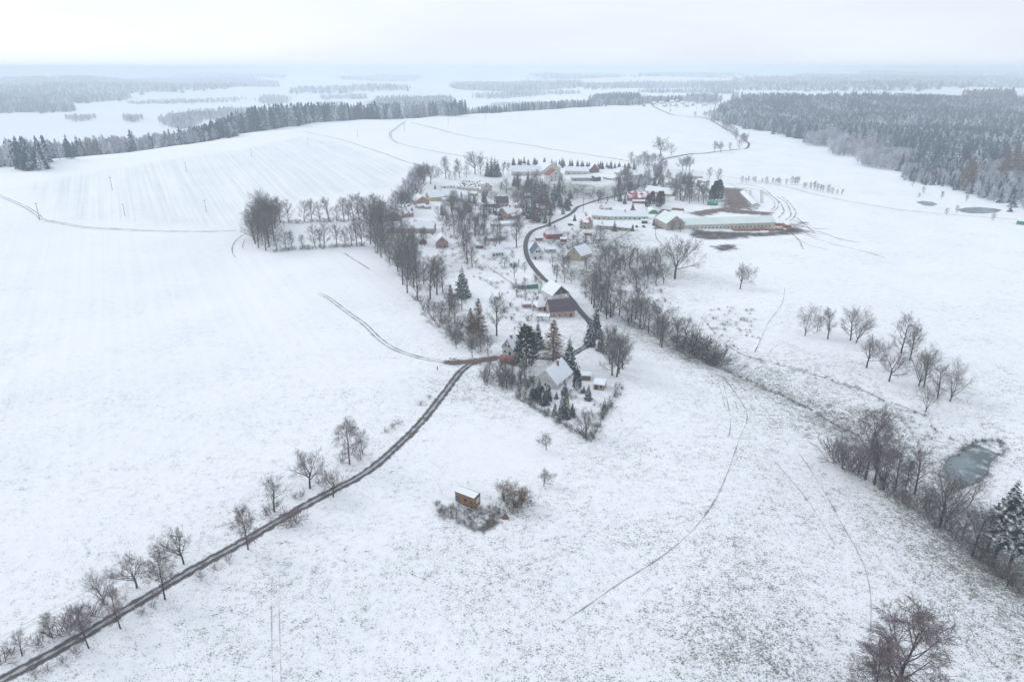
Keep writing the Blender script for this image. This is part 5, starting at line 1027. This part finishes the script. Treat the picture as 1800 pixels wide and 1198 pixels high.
M_LARCH2 = plain('frosty_larch', (0.30, 0.24, 0.22), (0.17, 0.14, 0.14), .3, .95, .25)
HID = bpy.data.collections.new('wood_tree_shapes')
for k, me in enumerate([lodspruce(s) for s in (1, 2, 3, 4)] + [lodfrost(5, M_FROST), lodfrost(6, M_FROST), lodfrost(7, M_TWIG), lodpine(8), lodpine(9)]):
    HID.objects.link(bpy.data.objects.new(f'w{k:02d}', me))
def wood_nodes(HID):
    g = bpy.data.node_groups.new('wood', 'GeometryNodeTree')
    g.interface.new_socket('Geometry', in_out='INPUT', socket_type='NodeSocketGeometry'); g.interface.new_socket('Geometry', in_out='OUTPUT', socket_type='NodeSocketGeometry')
    i, o = g.nodes.new('NodeGroupInput'), g.nodes.new('NodeGroupOutput')
    p = g.nodes.new('GeometryNodeMeshToPoints'); c = g.nodes.new('GeometryNodeCollectionInfo'); c.inputs['Collection'].default_value = HID
    c.inputs['Separate Children'].default_value = True; c.inputs['Reset Children'].default_value = True
    ins = g.nodes.new('GeometryNodeInstanceOnPoints'); ins.inputs['Pick Instance'].default_value = True
    def attr(nm, t): a = g.nodes.new('GeometryNodeInputNamedAttribute'); a.data_type = t; a.inputs['Name'].default_value = nm; return a.outputs['Attribute']
    L = g.links.new; L(i.outputs[0], p.inputs['Mesh']); L(p.outputs[0], ins.inputs['Points']); L(c.outputs[0], ins.inputs['Instance'])
    L(attr('pick', 'INT'), ins.inputs['Instance Index']); L(attr('size', 'FLOAT_VECTOR'), ins.inputs['Scale'])
    e = g.nodes.new('FunctionNodeEulerToRotation'); L(attr('turn', 'FLOAT_VECTOR'), e.inputs[0]); L(e.outputs[0], ins.inputs['Rotation'])
    L(ins.outputs[0], o.inputs[0]); return g
WOOD = wood_nodes(HID)
def inpoly(poly, x, y):
    c = np.zeros(len(x), bool)
    for (ax, ay), (bx, by) in zip(poly, poly[1:] + poly[:1]): c ^= ((ay > y) != (by > y)) & (x < (bx - ax) * (y - ay) / (by - ay + 1e-12) + ax)
    return c
def wood(poly, spacing, h, mix, label, wide=1.0, name='forest', edge=None):
    """poly: outline on the ground in world metres; mix: chances of (spruce, frosted, bare, larch)"""
    P = np.array(poly); x0, y0 = P.min(0); x1, y1 = P.max(0)
    nx, ny = int((x1 - x0) / spacing) + 1, int((y1 - y0) / spacing) + 1
    gx, gy = np.meshgrid(np.arange(nx), np.arange(ny)); x = (x0 + (gx + rng.uniform(-.5, .5, gx.shape)) * spacing).ravel(); y = (y0 + (gy + rng.uniform(-.5, .5, gy.shape)) * spacing).ravel()
    wob = spacing * 1.1 * (np.sin(x / 37.0 + y / 23.0) + np.sin(x / 13.0 - y / 17.0)) + rng.normal(0, spacing * .6, x.shape); k = inpoly(list(map(tuple, poly)), x + wob, y - wob); x, y = x[k], y[k]
    if not len(x): return
    z = H(x, y) - 0.3
    pat = 0.5 + 0.5 * np.sin(x / 61 + 1.3 * np.sin(y / 90)) * np.sin(y / 75 + 1.1 * np.sin(x / 55))
    m = np.array(mix, float); m /= m.sum()
    u = np.clip(0.55 * rng.random(len(x)) + 0.45 * pat, 0, .999)
    if edge is not None:                                 # bare and frosted trees along the open edge
        d = seg_dist(edge, x, y); u = np.where((d < 45) & (rng.random(len(x)) < .75), 1 - (m[1] + m[2] + m[3]) * rng.random(len(x)) * .98 - .001, u)
    cls = np.searchsorted(np.cumsum(m), u)
    pick = np.select([cls == 0, cls == 1, cls == 2], [rng.integers(0, 4, len(x)), rng.integers(4, 6, len(x)), np.full(len(x), 6)], rng.integers(7, 9, len(x))).astype(np.int32)
    pa2 = 0.5 + 0.5 * np.sin(x / 140 + 2.0 * np.sin(y / 170)) * np.cos(y / 120 + 1.5 * np.sin(x / 160))
    hh = h * (0.62 + 0.55 * rng.beta(2.2, 1.6, len(x))) * np.where(cls == 0, 1, .85) * (0.78 + .40 * pa2)
    points(name, label, np.stack([x, y, z], 1), pick, np.stack([hh * wide, hh * wide, hh], 1), WOOD)
def points(name, label, xyz, pick, size, nodes):
    me = bpy.data.meshes.new(name); me.vertices.add(len(xyz)); me.vertices.foreach_set('co', xyz.astype(np.float32).ravel())
    a = me.attributes.new('pick', 'INT', 'POINT'); a.data.foreach_set('value', pick.astype(np.int32))
    a = me.attributes.new('size', 'FLOAT_VECTOR', 'POINT'); a.data.foreach_set('vector', size.astype(np.float32).ravel())
    a = me.attributes.new('turn', 'FLOAT_VECTOR', 'POINT'); a.data.foreach_set('vector', np.stack([np.zeros(len(xyz)), np.zeros(len(xyz)), rng.uniform(0, 6.28, len(xyz))], 1).astype(np.float32).ravel())
    me.update(); o = link(name, me); mod = o.modifiers.new('trees', 'NODES'); mod.node_group = nodes
    tag(o, label, None, None, 'stuff')
keys = sorted({(k, v) for k, v, _, _ in REST}); HID2 = bpy.data.collections.new('small_tree_shapes')
for q, (k, v) in enumerate(keys): HID2.objects.link(bpy.data.objects.new(f't{q:02d}', KIND[k][v][2]))
sz = np.array([h_ / KIND[k][v][3] for k, v, _, h_ in REST])
points('small_trees', 'slender leafless garden trees crowded between the village houses', np.array([p for _, _, p, _ in REST]), np.array([keys.index((k, v)) for k, v, _, _ in REST]), np.stack([sz, sz, sz], 1), wood_nodes(HID2))
def pxpoly(px): return [tuple(at(*p)[:2]) for p in px]
e1 = [(1263, 213), (1300, 223), (1350, 231), (1400, 242), (1430, 253), (1450, 264), (1485, 277), (1520, 290), (1580, 312), (1650, 331), (1700, 345), (1760, 356), (1850, 378)]
e2 = [(1440, 246), (1480, 252), (1530, 262), (1580, 272), (1620, 282), (1680, 288), (1760, 288), (1850, 290), (1990, 300)]
wood(pxpoly(e1[:5] + e2 + [(1990, 182), (1600, 180), (1400, 179), (1300, 181), (1268, 196)]), 8.0, 27, (.74, .12, .02, .12), 'large frosted spruce forest covering the slope on the right', 1.15)
wood(pxpoly([(1428, 252), (1450, 264), (1485, 277), (1520, 290), (1560, 303), (1590, 290), (1560, 274), (1500, 258), (1445, 247)]), 7.0, 21, (.22, .66, .08, .04), 'pale frosted leafy trees on the near corner of the right forest', 1.1)
wood(pxpoly([(1560, 303), (1600, 318), (1650, 331), (1700, 344), (1690, 326), (1640, 308), (1600, 296)]), 6.0, 12, (.30, .62, .08, 0), 'low frosted thicket in front of the right forest', 1.0)
wood(pxpoly([(1580, 276), (1620, 284), (1680, 290), (1740, 292), (1730, 312), (1690, 318), (1640, 306), (1600, 294)]), 5.5, 10, (.92, .08, 0, 0), 'young spruce plantation inside the right forest', 1.3)
wood(pxpoly([(1690, 320), (1740, 300), (1800, 292), (1990, 302), (1990, 410), (1850, 378), (1760, 356), (1705, 345)]), 6.5, 14, (.35, .58, .07, 0), 'frosted young growth at the right edge above the far pond', 1.1)
row([('larch', 1700, 336, 62), ('larch', 1694, 332, 56), ('larch', 1760, 318, 60), ('larch', 1776, 312, 66), ('larch', 1792, 318, 62), ('larch', 1806, 314, 60), ('larch', 1755, 322, 40)], '{o} tall old larch from the left standing over the young growth at right', 'tall larches over the young growth')
wood(pxpoly([(1690, 176), (1720, 178), (1780, 178), (1776, 174), (1700, 173)]), 11, 34, (.2, 0, .3, .5), 'row of tall thin trees rising above the forest at the far right', .8)
CA = np.array(CREST)
def strip_wood(i0, i1, d0, d1, spacing, h, mix, label):
    seg = path_pts(None, 12, CA[1:11]); k = np.linspace(0, 1, len(seg)); seg = seg[(k >= i0) & (k <= i1)]
    T = np.gradient(seg, axis=0); T /= np.linalg.norm(T, axis=1)[:, None]; Nn = np.stack([-T[:, 1], T[:, 0]], 1)
    a = seg + Nn * d0; b_ = (seg + Nn * d1)[::-1]; wood(list(map(tuple, a)) + list(map(tuple, b_)), spacing, h, mix, label)
seg = path_pts(None, 12, CA[1:7]); T_ = np.gradient(seg, axis=0); T_ /= np.linalg.norm(T_, axis=1)[:, None]; Nn_ = np.stack([-T_[:, 1], T_[:, 0]], 1)
wood([tuple(p) for p in (seg + Nn_ * 70)[seg[:, 0] > -900]] + pxpoly([(420, 243), (395, 243), (330, 250), (260, 258), (190, 262), (100, 264), (0, 270), (-60, 274)]), 8, 25, (.62, .30, .04, .04), 'dark blue forest in the valley behind the striped hill')
strip_wood(.50, .68, 24, 300, 7.5, 34, (.8, .12, .03, .05), 'tall spruce wood behind the crest of the striped hill')
strip_wood(.68, .93, 22, 80, 7, 19, (.5, .3, .2, 0), 'low belt of trees along the edge of the white hilltop')
wood(pxpoly([(652, 190), (700, 196), (782, 194), (800, 186), (792, 178), (700, 178), (665, 181)]), 12, 34, (.6, .3, .1, 0), 'mixed wood with tall spruces beyond the hilltop')
wood(pxpoly([(120, 214), (140, 216), (170, 212), (168, 207), (125, 208)]), 11, 24, (0, .7, .3, 0), 'small round grove alone in the left far field')
wood(pxpoly([(216, 214), (235, 216), (255, 213), (250, 207), (222, 208)]), 11, 26, (0, .5, .5, 0), 'second small grove right of the round one in the far field')
wood(pxpoly([(278, 218), (300, 226), (345, 228), (350, 214), (380, 212), (455, 208), (460, 199), (400, 200), (300, 206)]), 13, 26, (.15, .45, .4, 0), 'leafless grove around the farms in the left valley')
wood(pxpoly([(-60, 200), (60, 199), (130, 197), (128, 189), (60, 182), (-60, 178)]), 16, 27, (.85, .1, .05, 0), 'dark forest corner at the far left', 1.3)
wood(pxpoly([(-80, 174), (100, 171), (200, 165), (330, 160), (400, 157), (490, 152), (480, 144), (300, 139), (100, 138), (-80, 140)]), 34, 26, (.8, .15, .05, 0), 'wide hazy forest band on the left horizon', 2.4)
wood(pxpoly([(456, 182), (470, 184), (508, 182), (504, 174), (460, 174)]), 15, 27, (.2, .5, .3, 0), 'compact leafless wood in the left middle distance', 1.2)
wood(pxpoly([(556, 184), (600, 184), (598, 181), (560, 181)]), 15, 15, (0, .6, .4, 0), 'short row of frosted trees near the middle distance field', 1.2)
wood(pxpoly([(220, 184), (300, 183), (420, 178), (440, 174), (300, 179), (225, 181)]), 18, 17, (.2, .5, .3, 0), 'thin tree line crossing the left far fields', 1.3)
wood(pxpoly([(510, 165), (600, 163), (720, 160), (715, 153), (600, 155), (520, 158)]), 24, 26, (.4, .4, .2, 0), 'hazy wood left of centre near the horizon', 1.8)
wood(pxpoly([(800, 158), (850, 160), (900, 161), (980, 158), (1032, 153), (1020, 148), (950, 147), (850, 146), (805, 150)]), 24, 30, (.55, .35, .1, 0), 'bluish wood in the centre distance', 1.9)
wood(pxpoly([(1032, 158), (1120, 155), (1200, 155), (1292, 159), (1330, 150), (1180, 147), (1040, 149)]), 26, 28, (.75, .2, .05, 0), 'bluish forest strip right of centre near the horizon', 1.9)
wood(pxpoly([(1290, 159), (1450, 162), (1620, 160), (1850, 154), (1880, 130), (1600, 129), (1400, 134), (1290, 145)]), 36, 28, (.8, .15, .05, 0), 'vast hazy forest along the right horizon', 2.5)
wood(pxpoly([(1037, 182), (1080, 183), (1122, 186), (1120, 177), (1040, 176)]), 9, 26, (.85, .1, .05, 0), 'dense spruce block left of the far hamlet', 1.1)
wood(pxpoly([(1205, 182), (1260, 184), (1262, 176), (1210, 175)]), 10, 24, (.4, .5, .1, 0), 'leafless trees behind the far hamlet', 1.1)
wood(pxpoly([(1120, 188), (1180, 189), (1235, 190), (1262, 190), (1230, 185), (1130, 182)]), 26, 12, (.3, .4, .3, 0), 'garden trees of the far hamlet', 1.2)
wood(pxpoly([(560, 176), (640, 174), (650, 170), (570, 171)]), 16, 24, (.5, .4, .1, 0), 'dark wood strip left of the mixed wood in the distance', 1.4)
wood(pxpoly([(830, 172), (960, 168), (1020, 166), (1015, 163), (900, 164), (835, 168)]), 20, 22, (.5, .4, .1, 0), 'thin hedge line across the white field in the centre distance', 1.5)
wood(pxpoly([(-60, 188), (40, 186), (140, 182), (230, 174), (220, 169), (100, 174), (-60, 180)]), 20, 28, (.85, .1, .05, 0), 'second dark forest belt at the far left', 1.6)
wood(pxpoly([(1130, 164), (1210, 163), (1290, 166), (1285, 162), (1200, 160), (1135, 161)]), 20, 22, (.7, .2, .1, 0), 'narrow spruce strip beyond the far hamlet', 1.6)
for q, t in (([(600, 141), (740, 139), (730, 134), (610, 135)], 'faint wood strip high on the horizon left of centre'), ([(930, 139), (1090, 136), (1080, 131), (950, 132)], 'faint wood strip on the central horizon'), ([(1120, 136), (1290, 134), (1280, 129), (1140, 130)], 'faint wood strip on the horizon right of centre'), ([(300, 138), (500, 139), (500, 133), (320, 132)], 'faint wood strip on the left horizon')):
    wood(pxpoly(q), 46, 28, (.7, .2, .1, 0), t, 2.8)
wood(pxpoly([(862, 186), (880, 188), (955, 187), (950, 183), (880, 181)]), 16, 17, (0, .7, .3, 0), 'frosted trees standing behind the hilltop hedge', 1.2)
# -- dry grass standing through the snow in the near meadows
def tufts(n):
    V, Fc = [], []; pts = []
    px = rng.uniform(-40, 1840, n * 3); py = rng.uniform(690, 1230, n * 3)
    d = FWD[None] + ((px - CX) / F)[:, None] * RIGHT - ((py - CY) / F)[:, None] * UP; t = (-1.0 - HC) / d[:, 2]
    x, y = d[:, 0] * t, d[:, 1] * t
    dens = 0.05 + 0.75 * smooth(-60, 60, x) * ((np.sin(x * 1.9 + 2 * np.sin(y * .7)) * np.sin(y * 1.6 + 2 * np.sin(x * .8))) > .15) * (0.5 + 0.5 * np.sin(x / 9 + 2 * np.sin(y / 13)) * np.sin(y / 8 + 1.7 * np.sin(x / 11)))
    dl = seg_dist([tuple(at(*q)[:2]) for q in LANE], x, y); k = (rng.random(n * 3) < dens) & (dl > 3.0); x, y = x[k][:n], y[k][:n]; z = H(x, y)
    for a, b_, c in zip(x, y, z):
        for _ in range(3):
            az = random.uniform(0, 6.28); L = random.uniform(.10, .30); ox, oy = math.cos(az), math.sin(az); i = len(V)
            V += [(a - oy * .05, b_ + ox * .05, c - .03), (a + oy * .05, b_ - ox * .05, c - .03), (a + ox * L * .8, b_ + oy * L * .8, c + L)]; Fc.append((i, i + 1, i + 2))
    m = plain('dry_grass', (0.17, 0.155, 0.11), (0.09, 0.09, 0.065), .3)
    tag(link('dry_grass', mesh('dry_grass', V, Fc, m)), 'tufts of dry grass poking through the snow of the near meadows', None, None, 'stuff')
tufts(26000)
# ------------------------------------------------------------------ the air: one even box of pale haze
def haze():
    b_ = B().box(-16000, 16000, -900, 40000, ZMIN - 1.0, 130)
    m = bpy.data.materials.new('haze_air'); m.use_nodes = True; n = m.node_tree; n.nodes.clear()
    pv = N(n, 'ShaderNodeVolumePrincipled'); pv.inputs['Density'].default_value = HAZE
    pv.inputs['Color'].default_value = (0.815, 0.912, 1.0, 1); pv.inputs['Anisotropy'].default_value = 0.0
    o = N(n, 'ShaderNodeOutputMaterial'); n.links.new(pv.outputs[0], o.inputs['Volume'])
    tag(link('haze', b_.mesh('haze', m)), 'pale winter haze over the whole valley', None, None, 'stuff')
haze()
